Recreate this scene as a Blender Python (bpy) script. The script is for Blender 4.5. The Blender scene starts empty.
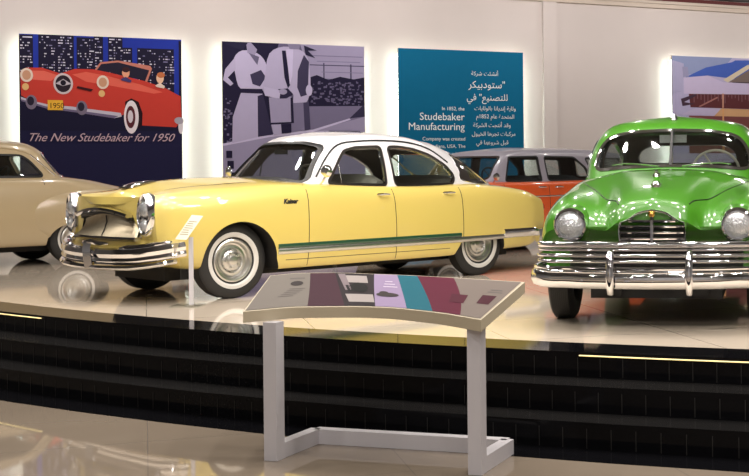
import bpy, bmesh, math, random
import numpy as np
from mathutils import Vector, Matrix
from mathutils.bvhtree import BVHTree
random.seed(4)
S = bpy.context.scene
C = S.collection
R = math.radians
DECK = 0.5                      # height of the display platform above the hall floor

# ------------------------------------------------------------ camera
cd = bpy.data.cameras.new('camera')
cam = bpy.data.objects.new('camera', cd); C.objects.link(cam)
cd.sensor_fit = 'HORIZONTAL'; cd.sensor_width = 36.0
cd.lens = 36.0 * 1250.0 / 749.0
cd.shift_x = -(600.0 - 374.5) / 749.0
cd.shift_y = -(238.0 - 168.0) / 749.0
cd.clip_end = 200
cam.matrix_world = Matrix.Translation((0, 0, DECK + 1.2)) @ Matrix.Rotation(R(90), 4, 'X') @ Matrix.Rotation(R(-0.55), 4, 'Z')
S.camera = cam

# ------------------------------------------------------------ world, lights, exposure
w = bpy.data.worlds.new('world'); S.world = w; w.use_nodes = True
w.node_tree.nodes['Background'].inputs[0].default_value = (1.0, 0.93, 0.85, 1)
w.node_tree.nodes['Background'].inputs[1].default_value = 0.10
S.view_settings.view_transform = 'Standard'; S.view_settings.look = 'None'
S.view_settings.gamma = 1.0; S.view_settings.exposure = -0.14
try: S.view_settings.use_curve_mapping = False
except Exception: pass
S.cycles.use_denoising = True
S.cycles.max_bounces = 8; S.cycles.transparent_max_bounces = 24
S.cycles.sample_clamp_indirect = 6.0

def area(name, loc, target, sx, sy, power, col=(1.0, .90, .78)):
    l = bpy.data.lights.new(name, 'AREA'); l.shape = 'RECTANGLE'; l.size = sx; l.size_y = sy
    l.energy = power; l.color = col
    o = bpy.data.objects.new(name, l); C.objects.link(o); o.location = loc
    o.rotation_euler = (Vector(target) - Vector(loc)).to_track_quat('-Z', 'Y').to_euler()
    return o
def spot(name, loc, target, power, ang=50, rad=.09, col=(1.0, .93, .85), blend=.6):
    l = bpy.data.lights.new(name, 'SPOT'); l.spot_size = R(ang); l.spot_blend = blend
    l.shadow_soft_size = rad; l.energy = power; l.color = col
    o = bpy.data.objects.new(name, l); C.objects.link(o); o.location = loc
    o.rotation_euler = (Vector(target) - Vector(loc)).to_track_quat('-Z', 'Y').to_euler()
    return o
# round downlights in the ceiling: over the platform, along the wall and over the hall in front
def downlight(x, y, power, col=(1.0, .93, .86), r=.14, aim=None):
    l = bpy.data.lights.new('ceiling_downlight', 'AREA'); l.shape = 'DISK'; l.size = 2 * r; l.energy = power; l.color = col
    o = bpy.data.objects.new('ceiling_downlight', l); C.objects.link(o); o.location = (x, y, 6.0)
    if aim: o.rotation_euler = (Vector(aim) - o.location).to_track_quat('-Z', 'Y').to_euler()
for j in range(3):
    for i in range(7):
        downlight(-6.0 + i * 1.55 + .35 * j, 13.6 - i * .55 - 2.1 * j, 56)
for i in range(6):
    downlight(-10.5 + i * 3.4, 22.6 + i * 1.7, 84, (1.0, .93, .89), .14, (-11.9 + i * 3.4, 25.3 + i * 1.8, 4.3)); downlight(-9.5 + i * 3.2, 17.2 + i * .9, 60)
for j in range(3):
    for i in range(4): downlight(-5.4 + i * 3.0, -4.5 + 3.6 * j, 75)
# track spots aimed at the cars
for i in range(5):
    spot('track_spot', (-6.4 + i * 1.5, 7.6 - .25 * i, 5.7), (-5.0 + i * .85, 12.2 + i * .3, 1.0), 230)
for i in range(4):
    spot('track_spot', (-.6 + i * .9, 5.9, 5.7), (.1 + i * .28, 9.8, 1.1), 110)

# ------------------------------------------------------------ materials
def mat(name, col, rough=.5, metal=0., coat=0., emit=None, estr=0., spec=None, noise=0., nscale=8., bump=0., coat_rough=.03):
    m = bpy.data.materials.new(name); m.use_nodes = True
    nt = m.node_tree; b = nt.nodes['Principled BSDF']
    b.inputs['Base Color'].default_value = (*col, 1); b.inputs['Roughness'].default_value = rough
    b.inputs['Metallic'].default_value = metal
    b.inputs['Coat Weight'].default_value = coat; b.inputs['Coat Roughness'].default_value = coat_rough
    if spec is not None: b.inputs['Specular IOR Level'].default_value = spec
    if emit: b.inputs['Emission Color'].default_value = (*emit, 1); b.inputs['Emission Strength'].default_value = estr
    if noise or bump:
        tc = nt.nodes.new('ShaderNodeTexCoord'); n = nt.nodes.new('ShaderNodeTexNoise')
        n.inputs['Scale'].default_value = nscale; n.inputs['Detail'].default_value = 5
        nt.links.new(tc.outputs['Object'], n.inputs['Vector'])
        if noise:
            mx = nt.nodes.new('ShaderNodeMix'); mx.data_type = 'RGBA'
            mx.inputs[6].default_value = (*[c * (1 - noise) for c in col], 1)
            mx.inputs[7].default_value = (*[min(1, c * (1 + noise)) for c in col], 1)
            nt.links.new(n.outputs['Fac'], mx.inputs[0]); nt.links.new(mx.outputs[2], b.inputs['Base Color'])
        if bump:
            bp = nt.nodes.new('ShaderNodeBump'); bp.inputs['Strength'].default_value = bump; bp.inputs['Distance'].default_value = .01
            nt.links.new(n.outputs['Fac'], bp.inputs['Height']); nt.links.new(bp.outputs['Normal'], b.inputs['Normal'])
    return m
def glass_mat(name, tint=(.8, .88, .86), base=.05, edge=.55):
    m = bpy.data.materials.new(name); m.use_nodes = True; nt = m.node_tree; nt.nodes.clear()
    o = nt.nodes.new('ShaderNodeOutputMaterial'); mx = nt.nodes.new('ShaderNodeMixShader')
    t = nt.nodes.new('ShaderNodeBsdfTransparent'); t.inputs[0].default_value = (*tint, 1)
    g = nt.nodes.new('ShaderNodeBsdfGlossy'); g.inputs['Roughness'].default_value = .02
    f = nt.nodes.new('ShaderNodeLayerWeight'); f.inputs['Blend'].default_value = .25
    mr = nt.nodes.new('ShaderNodeMapRange'); mr.inputs['To Min'].default_value = base; mr.inputs['To Max'].default_value = edge
    nt.links.new(f.outputs['Facing'], mr.inputs[0])
    nt.links.new(mr.outputs[0], mx.inputs[0]); nt.links.new(t.outputs[0], mx.inputs[1]); nt.links.new(g.outputs[0], mx.inputs[2])
    nt.links.new(mx.outputs[0], o.inputs[0]); return m
def floor_mat(name, c1, c2, rough, tile=1.2, grout=(.2, .17, .14)):
    m = bpy.data.materials.new(name); m.use_nodes = True; nt = m.node_tree; b = nt.nodes['Principled BSDF']
    tc = nt.nodes.new('ShaderNodeTexCoord'); mp = nt.nodes.new('ShaderNodeMapping'); mp.inputs['Rotation'].default_value[2] = R(-20)
    nt.links.new(tc.outputs['Object'], mp.inputs[0])
    br = nt.nodes.new('ShaderNodeTexBrick'); br.offset = 0.0; br.inputs['Scale'].default_value = 1.0
    br.inputs['Brick Width'].default_value = tile; br.inputs['Row Height'].default_value = tile
    br.inputs['Mortar Size'].default_value = .004; br.inputs['Mortar'].default_value = (*grout, 1)
    nt.links.new(mp.outputs[0], br.inputs['Vector'])
    n = nt.nodes.new('ShaderNodeTexNoise'); n.inputs['Scale'].default_value = 1.7; n.inputs['Detail'].default_value = 6
    nt.links.new(tc.outputs['Object'], n.inputs['Vector'])
    mx = nt.nodes.new('ShaderNodeMix'); mx.data_type = 'RGBA'
    mx.inputs[6].default_value = (*c1, 1); mx.inputs[7].default_value = (*c2, 1); nt.links.new(n.outputs['Fac'], mx.inputs[0])
    nt.links.new(mx.outputs[2], br.inputs['Color1']); nt.links.new(mx.outputs[2], br.inputs['Color2'])
    nt.links.new(br.outputs['Color'], b.inputs['Base Color']); b.inputs['Roughness'].default_value = rough
    b.inputs['Specular IOR Level'].default_value = .6
    return m
M = dict(
    wall=mat('wall_paint', (.60, .54, .515), .85, noise=.03, nscale=1.5),
    cornice=mat('cornice_paint', (.55, .47, .40), .7, noise=.03),
    ceiling=mat('ceiling_grey', (.17, .17, .18), .8, noise=.05),
    maroon=mat('maroon_paint', (.10, .012, .012), .7, noise=.05),
    dark_wall=mat('hall_wall', (.52, .52, .54), .8, noise=.05),
    deck=floor_mat('deck_marble', (.56, .475, .38), (.64, .555, .455), .05, 1.2, (.34, .29, .23)),
    floor=floor_mat('hall_marble_dim', (.235, .19, .145), (.275, .225, .175), .035, 1.4),  # deck's tile again, the hall's weaker light put into a darker colour
    granite=mat('black_granite', (.004, .004, .005), .06, noise=.5, nscale=60, spec=.10),
    granite_top=mat('granite_tread', (.012, .0115, .0115), .16, noise=.4, nscale=40),
    led=mat('led_warm', (1, .9, .6), .5, emit=(1.0, .74, .26), estr=1.2),
    led_dim=mat('led_white_dim', (1, 1, 1), .5, emit=(.95, 1.0, .93), estr=6),
    led_white=mat('led_white', (1, 1, 1), .5, emit=(.84, 1.0, .92), estr=36),
    yellow=mat('yellow_enamel', (.67, .52, .135), .34, coat=1., noise=.01, nscale=3),
    white=mat('white_enamel', (.78, .77, .80), .3, coat=1., noise=.01, nscale=3),
    green=mat('green_enamel', (.05, .215, .009), .3, coat=1., noise=.01, nscale=3),
    beige=mat('beige_enamel', (.43, .335, .20), .35, coat=.8, noise=.01, nscale=3),
    orange=mat('orange_enamel', (.72, .10, .016), .3, coat=1., noise=.01, nscale=3),
    grey=mat('lavender_grey_enamel', (.33, .31, .37), .35, coat=.6, noise=.01, nscale=3),
    darkgreen=mat('dark_green_trim', (.012, .06, .03), .3, coat=1.),
    chrome=mat('chrome', (.86, .86, .88), .06, 1., noise=.02, nscale=5),
    chrome_dull=mat('brushed_chrome', (.66, .65, .63), .30, 1., noise=.06, nscale=20),
    bronze=mat('grille_metal', (.40, .345, .25), .38, 1., noise=.08, nscale=20),
    rubber=mat('black_rubber', (.018, .017, .017), .6, noise=.2, nscale=20),
    whitewall=mat('whitewall_rubber', (.62, .60, .57), .5, noise=.04, nscale=20),
    black=mat('black_trim', (.012, .012, .013), .4, noise=.2, nscale=20),
    under=mat('underbody_black', (.012, .011, .011), .7, noise=.3, nscale=10),
    interior=mat('dark_upholstery', (.035, .028, .022), .8, noise=.15, nscale=20),
    brown=mat('brown_headliner', (.07, .045, .03), .85, noise=.1, nscale=20),
    seat=mat('grey_seat_cloth', (.42, .39, .33), .8, noise=.08, nscale=30, bump=.2),
    seat_dark=mat('dark_seat_cloth', (.05, .05, .055), .8, noise=.08, nscale=30),
    ivory=mat('ivory_plastic', (.66, .62, .50), .35, noise=.03),
    glass=glass_mat('window_glass', (.93, .96, .96)),
    glass_dark=glass_mat('tinted_glass', (.80, .87, .87)),
    glass_clear=glass_mat('clear_acrylic', (.95, .97, .96)),
    lens=mat('lamp_lens', (.74, .77, .80), .12, .7, coat=1., bump=.8, nscale=60),
    red_lens=mat('red_lens', (.35, .01, .01), .2, coat=1., noise=.05),
    gold=mat('gold_emblem', (.75, .42, .10), .25, 1., noise=.05),
    stand=mat('stand_white_paint', (.55, .53, .56), .45, noise=.02),
    board=mat('board_cream', (.50, .43, .31), .5, noise=.03),
    card=mat('printed_card', (.58, .56, .46), .6, noise=.03, nscale=40),
)
_flat = {}
def ink(r, g, b, rough=.75):
    k = (round(r, 3), round(g, 3), round(b, 3))
    if k not in _flat: _flat[k] = mat('print_ink', k, rough, noise=.04, nscale=6, spec=.15)
    return _flat[k]
def srgb(r, g, b):
    f = lambda c: (c / 255 / 12.92) if c / 255 <= .04045 else ((c / 255 + .055) / 1.055) ** 2.4
    return ink(f(r), f(g), f(b))

# ------------------------------------------------------------ mesh helpers
class MB:
    def __init__(s): s.v = []; s.f = []; s.m = []
    def add(s, vs, fs, mi=0):
        o = len(s.v); s.v += [tuple(map(float, v)) for v in vs]
        s.f += [tuple(i + o for i in f) for f in fs]; s.m += [mi] * len(fs); return s
    def box(s, c, d, mi=0, rot=None):
        x, y, z = [k / 2 for k in d]
        vs = [Vector((a * x, b * y, e * z)) for a in (-1, 1) for b in (-1, 1) for e in (-1, 1)]
        if rot is not None: vs = [rot @ v for v in vs]
        vs = [v + Vector(c) for v in vs]
        return s.add(vs, [(0, 1, 3, 2), (4, 6, 7, 5), (0, 4, 5, 1), (2, 3, 7, 6), (0, 2, 6, 4), (1, 5, 7, 3)], mi)
    def sweep(s, path, prof, mi=0, up=(0, 0, 1), closed=False, cap=True, scale=None):
        P = [Vector(p) for p in path]; n = len(P); U0 = Vector(up); rings = []
        for i, p in enumerate(P):
            a = P[(i - 1) % n] if (closed or i > 0) else p; b = P[(i + 1) % n] if (closed or i < n - 1) else p
            t = (b - a).normalized(); N = t.cross(U0)
            N = N.normalized() if N.length > 1e-6 else Vector((1, 0, 0))
            U = N.cross(t).normalized(); k = scale[i] if scale else 1.
            rings.append([p + N * q[0] * k + U * q[1] * k for q in prof])
        m = len(prof); vs = [v for r in rings for v in r]; fs = []
        for i in range(n if closed else n - 1):
            j = (i + 1) % n
            for q in range(m): fs.append((i * m + q, i * m + (q + 1) % m, j * m + (q + 1) % m, j * m + q))
        if cap and not closed: fs += [tuple(range(m))[::-1], tuple((n - 1) * m + q for q in range(m))]
        return s.add(vs, fs, mi)
    def tube(s, path, r, mi=0, n=8, closed=False, up=(0, 0, 1), scale=None, flat=1.):
        return s.sweep(path, [(r * math.cos(2 * math.pi * k / n), flat * r * math.sin(2 * math.pi * k / n)) for k in range(n)], mi, up, closed, scale=scale)
    def lathe(s, prof, axis='Z', c=(0, 0, 0), n=32, mi=0, frame=None):
        # prof: (radius, height) list along axis
        A = {'X': Matrix(((0, 0, 1), (1, 0, 0), (0, 1, 0))), 'Y': Matrix(((1, 0, 0), (0, 0, 1), (0, -1, 0))), 'Z': Matrix.Identity(3)}[axis] if frame is None else frame
        vs = []; fs = []; m = len(prof)
        for k in range(n):
            a = 2 * math.pi * k / n
            for r_, h in prof: vs.append(A @ Vector((r_ * math.cos(a), r_ * math.sin(a), h)) + Vector(c))
        for k in range(n):
            j = (k + 1) % n
            for q in range(m - 1): fs.append((k * m + q, j * m + q, j * m + q + 1, k * m + q + 1))
        return s.add(vs, fs, mi)
    def poly(s, pts, mi=0): return s.add(pts, [tuple(range(len(pts)))], mi)
    def prism(s, lo, hi, mi=0):
        n = len(lo); fs = [tuple(range(n))[::-1], tuple(range(n, 2 * n))]
        fs += [(i, (i + 1) % n, n + (i + 1) % n, n + i) for i in range(n)]
        return s.add(list(lo) + list(hi), fs, mi)
    def mesh(s, name, mats, smooth=True, ang=35, weld=1e-5, fix=True):
        me = bpy.data.meshes.new(name); me.from_pydata(s.v, [], s.f)
        for m_ in (mats if isinstance(mats, (list, tuple)) else [mats]): me.materials.append(m_)
        for p, mi in zip(me.polygons, s.m): p.material_index = mi
        bm = bmesh.new(); bm.from_mesh(me)
        if weld:
            bmesh.ops.remove_doubles(bm, verts=bm.verts, dist=weld)
            bmesh.ops.dissolve_degenerate(bm, edges=bm.edges, dist=1e-6)
        if fix: bmesh.ops.recalc_face_normals(bm, faces=bm.faces)
        bm.to_mesh(me); bm.free(); finish(me, smooth, ang); return me
def finish(me, smooth=True, ang=35):
    if smooth:
        me.polygons.foreach_set('use_smooth', [True] * len(me.polygons)); me.set_sharp_from_angle(angle=R(ang))
    me.update()
def link(name, me, parent=None, **kw):
    o = bpy.data.objects.new(name, me); C.objects.link(o)
    if parent is not None: o.parent = parent
    for k, v in kw.items(): o[k] = v
    return o
def obj(name, mb, mats, parent=None, smooth=True, ang=35, weld=1e-5, fix=True, **kw):
    return link(name, mb.mesh(name, mats, smooth, ang, weld, fix), parent, **kw)
def thing(name, label, cat, loc=(0, 0, 0), rz=0, group=None):
    o = bpy.data.objects.new(name, None); C.objects.link(o); o.empty_display_size = .2
    o.location = loc; o.rotation_euler = (0, 0, rz); o['label'] = label; o['category'] = cat
    if group: o['group'] = group
    return o

def pchip(Y, k):
    Y = np.asarray(Y, float); n = len(Y); d = np.diff(Y, axis=0); mm = np.zeros_like(Y)
    mm[0] = d[0]; mm[-1] = d[-1]
    if n > 2:
        a, b = d[:-1], d[1:]; same = (a * b) > 0
        with np.errstate(divide='ignore', invalid='ignore'):
            h = np.where(same, 2 * a * b / (a + b), 0)
        mm[1:-1] = h
    out = []
    for i in range(n - 1):
        for j in range(k):
            t = j / k; t2, t3 = t * t, t ** 3
            out.append((2 * t3 - 3 * t2 + 1) * Y[i] + (t3 - 2 * t2 + t) * mm[i] + (-2 * t3 + 3 * t2) * Y[i + 1] + (t3 - t2) * mm[i + 1])
    out.append(Y[-1]); return np.array(out)
def crom(Y, k, closed=False):
    Y = np.asarray(Y, float); n = len(Y)
    out = []
    for i in range(n if closed else n - 1):
        if closed: p0, p1, p2, p3 = Y[(i - 1) % n], Y[i], Y[(i + 1) % n], Y[(i + 2) % n]
        else:
            p1, p2 = Y[i], Y[i + 1]; p0 = Y[i - 1] if i else 2 * p1 - p2; p3 = Y[i + 2] if i < n - 2 else 2 * p2 - p1
        for j in range(k):
            t = j / k
            out.append(.5 * (2 * p1 + (p2 - p0) * t + (2 * p0 - 5 * p1 + 4 * p2 - p3) * t * t + (3 * p1 - p0 - 3 * p2 + p3) * t ** 3))
    if not closed: out.append(Y[-1])
    return np.array(out)
def net(N, ka, kb, f=pchip):
    N = np.asarray(N, float)                      # (lines, stations, 3)
    G = np.stack([f(N[:, j], ka) for j in range(N.shape[1])], 1)
    return np.stack([f(G[i], kb) for i in range(G.shape[0])], 0)
def body_mb(N, ka=4, kb=6, bulge=(.03, -.03), f=pchip):
    G = net(N, ka, kb, f); a, b, _ = G.shape; mb = MB()
    for sgn in (1, -1):
        vs = [(p[0], p[1] * sgn, p[2]) for row in G for p in row]
        mb.add(vs, [(i * b + j, i * b + j + 1, (i + 1) * b + j + 1, (i + 1) * b + j) for i in range(a - 1) for j in range(b - 1)])
    for st, bu in ((0, bulge[0]), (b - 1, bulge[1])):
        ts = [1, .75, .5, .25, 0, -.25, -.5, -.75, -1]; vs = []
        for i in range(a):
            p = G[i, st]
            for t in ts: vs.append((p[0] + bu * (1 - t * t) * min(1, p[1] / .4), p[1] * t, p[2]))
        m = len(ts); mb.add(vs, [(i * m + j, i * m + j + 1, (i + 1) * m + j + 1, (i + 1) * m + j) for i in range(a - 1) for j in range(m - 1)])
    return mb

def rounded(poly, r, k=5):
    out = []; n = len(poly); P = [Vector(p) for p in poly]
    for i in range(n):
        a, b, c = P[i - 1], P[i], P[(i + 1) % n]
        d1 = min(r, (a - b).length * .48); d2 = min(r, (c - b).length * .48)
        p, q = b + (a - b).normalized() * d1, b + (c - b).normalized() * d2
        for j in range(k + 1):
            t = j / k; out.append(tuple((1 - t) ** 2 * p + 2 * t * (1 - t) * b + t * t * q))
    return out
def offset_poly(poly, d):
    n = len(poly); P = [Vector(p) for p in poly]
    A = sum(P[i].x * P[(i + 1) % n].y - P[(i + 1) % n].x * P[i].y for i in range(n)); sg = 1 if A > 0 else -1
    out = []
    for i in range(n):
        e1 = (P[i] - P[i - 1]); e2 = (P[(i + 1) % n] - P[i])
        if e1.length < 1e-7: e1 = e2
        if e2.length < 1e-7: e2 = e1
        e1 = e1.normalized(); e2 = e2.normalized()
        n1 = Vector((e1.y, -e1.x)) * sg; n2 = Vector((e2.y, -e2.x)) * sg
        nn = (n1 + n2); nn = nn.normalized() if nn.length > 1e-6 else n1
        out.append(tuple(P[i] + nn * d / max(.5, nn.dot(n1))))
    return out
def prism_y(xz, y0, y1): return MB().prism([(x, y0, z) for x, z in xz], [(x, y1, z) for x, z in xz])
def prism_x(yz, x0, x1): return MB().prism([(x0, y, z) for y, z in yz], [(x1, y, z) for y, z in yz])
def _bool1(me, cm, op, solver, us):
    o = bpy.data.objects.new('tmp', me); C.objects.link(o); c = bpy.data.objects.new('cut', cm); C.objects.link(c)
    md = o.modifiers.new('b', 'BOOLEAN'); md.operation = op; md.object = c; md.solver = solver
    if solver == 'EXACT': md.use_self = us; md.material_mode = 'TRANSFER'
    bpy.context.view_layer.update()
    dg = bpy.context.evaluated_depsgraph_get()
    res = bpy.data.meshes.new_from_object(o.evaluated_get(dg))
    bpy.data.objects.remove(o); bpy.data.objects.remove(c); return res
def _vb(me):
    bm = bmesh.new(); bm.from_mesh(me); v = bm.calc_volume(signed=True); bm.free()
    co = np.array([k.co for k in me.vertices]) if len(me.vertices) else np.zeros((1, 3)); return v, co.min(0), co.max(0)
def boolean(me, cutters, op='DIFFERENCE', mats=None, ang=35, lo=.35):
    """me: mesh; cutters: list of (MB, material); each result is checked and another solver tried if it is wrong"""
    for mb, m_ in cutters:
        cm = mb.mesh('cut', m_, smooth=False); v0, a0, b0 = _vb(me); good = None
        for solver, us in (('EXACT', False), ('EXACT', True), ('MANIFOLD', False)):
            r = _bool1(me, cm, op, solver, us); v, a, b_ = _vb(r)
            ok = (a > a0 - 1e-3).all() and (b_ < b0 + 1e-3).all() and len(r.vertices) > 3 and v > 0
            if op == 'DIFFERENCE': ok = ok and abs(v0) * lo < v <= abs(v0) * 1.001
            if ok: good = r; break
        if good is None: print('BOOLEAN FAILED', op, me.name, v0, v); continue
        me = good
    finish(me, True, ang); return me
def bvh_of(me):
    return BVHTree.FromPolygons([v.co.copy() for v in me.vertices], [tuple(p.vertices) for p in me.polygons])
def side_pt(bv, x, z, sgn=1, off=0.):
    h = bv.ray_cast(Vector((x, 3 * sgn, z)), Vector((0, -sgn, 0)))
    return None if h[0] is None else h[0] + Vector((0, sgn * off, 0))
def top_pt(bv, x, y, off=0.):
    h = bv.ray_cast(Vector((x, y, 4)), Vector((0, 0, -1)))
    return None if h[0] is None else h[0] + Vector((0, 0, off))
def lin(a, b, n): return [tuple(np.array(a) + (np.array(b) - np.array(a)) * i / n) for i in range(n + 1)]

class Shell:
    """glasshouse of a car: rows from belt up to the roof ridge, columns from front centre round to rear centre"""
    def __init__(s, N, ka=4, kb=5, f=pchip):
        G = net(N, ka, kb, f); s.G = G; a, b, _ = G.shape
        mb = MB()
        for sgn in (1, -1):
            mb.add([(p[0], p[1] * sgn, p[2]) for row in G for p in row],
                   [(i * b + j, i * b + j + 1, (i + 1) * b + j + 1, (i + 1) * b + j) for i in range(a - 1) for j in range(b - 1)])
        me = mb.mesh('shell', [], weld=1e-4)
        bm = bmesh.new(); bm.from_mesh(me); bm.normal_update(); bm.verts.ensure_lookup_table(); bm.verts.index_update()
        # outward normals
        top = max(bm.verts, key=lambda v: v.co.z)
        sg = 1 if top.normal.z > 0 else -1
        s.v = [v.co.copy() for v in bm.verts]; s.n = [v.normal * sg for v in bm.verts]
        s.f = [[v.index for v in f_.verts] for f_ in bm.faces]
        s.b = [(e.verts[0].index, e.verts[1].index) for e in bm.edges if e.is_boundary]
        bm.free()
    def thick(s, o0, o1):
        mb = MB(); n = len(s.v)
        vs = [v + k * o0 for v, k in zip(s.v, s.n)] + [v + k * o1 for v, k in zip(s.v, s.n)]
        fs = [tuple(f) for f in s.f] + [tuple(n + i for i in f[::-1]) for f in s.f] + [(a, b, n + b, n + a) for a, b in s.b]
        return mb.add(vs, fs)

def wheel(parent, x, y, sgn, Rr, w, ww=(.0, .0), style='disc', steer=0., caps='chrome'):
    """tyre > whitewall, wheel rim, hub cap ; outer face towards sgn*Y"""
    fr = Matrix(((1, 0, 0), (0, 0, sgn), (0, 1, 0)))        # lathe height -> outward
    if steer: fr = Matrix.Rotation(steer, 3, 'Z') @ fr
    h = w / 2; ri = Rr * .56
    t = MB(); prof = [(ri, -h * .7), (ri * 1.15, -h * .95), (Rr * .80, -h), (Rr * .93, -h * .88), (Rr * .985, -h * .68)]
    for k in range(-4, 5):
        g = h * .62 * k / 4; prof += [(Rr, g - .006), (Rr, g + .006), (Rr - .006, g + .008), (Rr - .006, g + .012)]
    prof += [(Rr * .985, h * .70), (Rr * .93, h * .88), (Rr * .80, h), (ri * 1.15, h * .95), (ri, h * .7), (ri, -h * .7)]
    t.lathe(prof, c=(x, y, Rr), n=56, frame=fr)
    o = obj('tyre', t, M['rubber'], parent, ang=50)
    def at(r_): # tyre face height at radius
        xs = [ri, ri * 1.15, Rr * .80, Rr * .93]; ys = [h * .7, h * .95, h, h * .88]; return float(np.interp(r_, xs, ys))
    if ww[1] > 0:
        b = MB(); rr = np.linspace(ww[0], ww[1], 5)
        b.lathe([(r_, at(r_) + .004 + .003 * (1 - abs(2 * i / 4 - 1))) for i, r_ in enumerate(rr)], c=(x, y, Rr), n=56, frame=fr)
        obj('whitewall', b, M['whitewall'], o, label='white band round the tyre')
    rim = MB(); r0 = ri * .985
    rim.lathe([(r0, h * .62), (r0 + .006, h * .86), (r0 - .008, h * .93), (r0 - .02, h * .90), (r0 - .035, h * .55), (r0 - .05, h * .5),
               (r0 - .06, h * .66), (r0 - .08, h * .70), (r0 - .095, h * .5), (.085, h * .45), (.0, h * .45)], c=(x, y, Rr), n=56, frame=fr)
    for k in range(12):
        a = 2 * math.pi * k / 12; q = Vector((math.cos(a) * (r0 - .098), math.sin(a) * (r0 - .098), h * .52))
        rim.lathe([(0, .0), (.010, .0), (.010, .012), (0, .014)], c=tuple(Vector((x, y, Rr)) + fr @ q), n=8, frame=fr)
    obj('wheel_rim', rim, M['chrome_dull'] if caps == 'chrome' else M[caps], o, label='bright metal wheel rim')
    hc = MB(); hc.lathe([(.098, h * .45), (.098, h * .62), (.088, h * .72), (.060, h * .78), (.045, h * .98), (.02, h * 1.05), (0, h * 1.06)], c=(x, y, Rr), n=40, frame=fr)
    for k in range(5):
        a = 2 * math.pi * k / 5; q = Vector((math.cos(a) * .07, math.sin(a) * .07, h * .76))
        hc.lathe([(0, .0), (.012, .0), (.010, .012), (0, .014)], c=tuple(Vector((x, y, Rr)) + fr @ q), n=10, frame=fr)
    obj('hub_cap', hc, M['chrome_dull'], o, label='chrome hub cap')
    return o
def arc(a0, a1, r, c, n=12): return [(c[0] + r * math.cos(R(a0 + (a1 - a0) * i / n)), c[1] + r * math.sin(R(a0 + (a1 - a0) * i / n))) for i in range(n + 1)]
def seam(name, pts, parent, r=.0045, m='black', up=(0, 1, 0)):
    return obj(name, MB().tube([tuple(p) for p in pts if p is not None], r, n=6, up=up), M[m], parent)
def strip_on(bv, xs, zlo, zhi, sgn, off=.012):
    """raised band following the body side between two heights"""
    mb = MB(); vs = []; n = 5
    for x in xs:
        a, b = zlo(x), zhi(x)
        for k in range(n):
            t = k / (n - 1); p = side_pt(bv, x, a + (b - a) * t, sgn)
            if p is None: p = Vector((x, .9 * sgn, a + (b - a) * t))
            e = 0.0 if k in (0, n - 1) else off
            vs.append(p + Vector((0, sgn * (e - .001), 0)))
    fs = [(i * n + j, i * n + j + 1, (i + 1) * n + j + 1, (i + 1) * n + j) for i in range(len(xs) - 1) for j in range(n - 1)]
    # back side to close it
    m = len(vs); back = [v - Vector((0, sgn * .02, 0)) for v in vs]
    mb.add(vs + back, fs + [tuple(m + i for i in f[::-1]) for f in fs] +
           [(j, j + 1, m + j + 1, m + j) for j in range(n - 1)] +
           [((len(xs) - 1) * n + j, (len(xs) - 1) * n + j + 1, m + (len(xs) - 1) * n + j + 1, m + (len(xs) - 1) * n + j) for j in range(n - 1)] +
           [(i * n, (i + 1) * n, m + (i + 1) * n, m + i * n) for i in range(len(xs) - 1)] +
           [(i * n + n - 1, (i + 1) * n + n - 1, m + (i + 1) * n + n - 1, m + i * n + n - 1) for i in range(len(xs) - 1)])
    return mb
def seat_mb(x, y0, y1, z0, z1, t=.16, rake=.12):
    mb = MB(); prof = []
    pts = [(x + .0, z0), (x - rake, z1 - .05), (x - rake - .04, z1), (x - rake - .10, z1), (x - rake - t, z1 - .05), (x - t, z0)]
    n = 9
    sec = []
    for i in range(n):
        u = i / (n - 1); y = y0 + (y1 - y0) * u; k = 1 - .12 * abs(2 * u - 1) ** 6
        sec.append([(px_ , y, z0 + (pz - z0) * k) for px_, pz in pts])
    m = len(pts); vs = [v for s_ in sec for v in s_]
    fs = [(i * m + q, i * m + (q + 1) % m, (i + 1) * m + (q + 1) % m, (i + 1) * m + q) for i in range(n - 1) for q in range(m)]
    fs += [tuple(range(m))[::-1], tuple((n - 1) * m + q for q in range(m))]
    return mb.add(vs, fs)
def text_mesh(body, size, extrude=0.0, shear=0.0, align='LEFT', spacing=1.0, bold=0.0):
    c = bpy.data.curves.new('txt', 'FONT'); c.body = body; c.size = size; c.extrude = extrude; c.shear = shear
    c.align_x = align; c.space_character = spacing; c.offset = bold; c.resolution_u = 3
    o = bpy.data.objects.new('txt', c); C.objects.link(o); bpy.context.view_layer.update()
    dg = bpy.context.evaluated_depsgraph_get(); me = bpy.data.meshes.new_from_object(o.evaluated_get(dg))
    bpy.data.objects.remove(o); return me
def add_text(mb, body, size, fn, mi=0, **kw):
    me = text_mesh(body, size, **kw)
    mb.add([fn(v.co.x, v.co.y) for v in me.vertices], [tuple(p.vertices) for p in me.polygons], mi)
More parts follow.
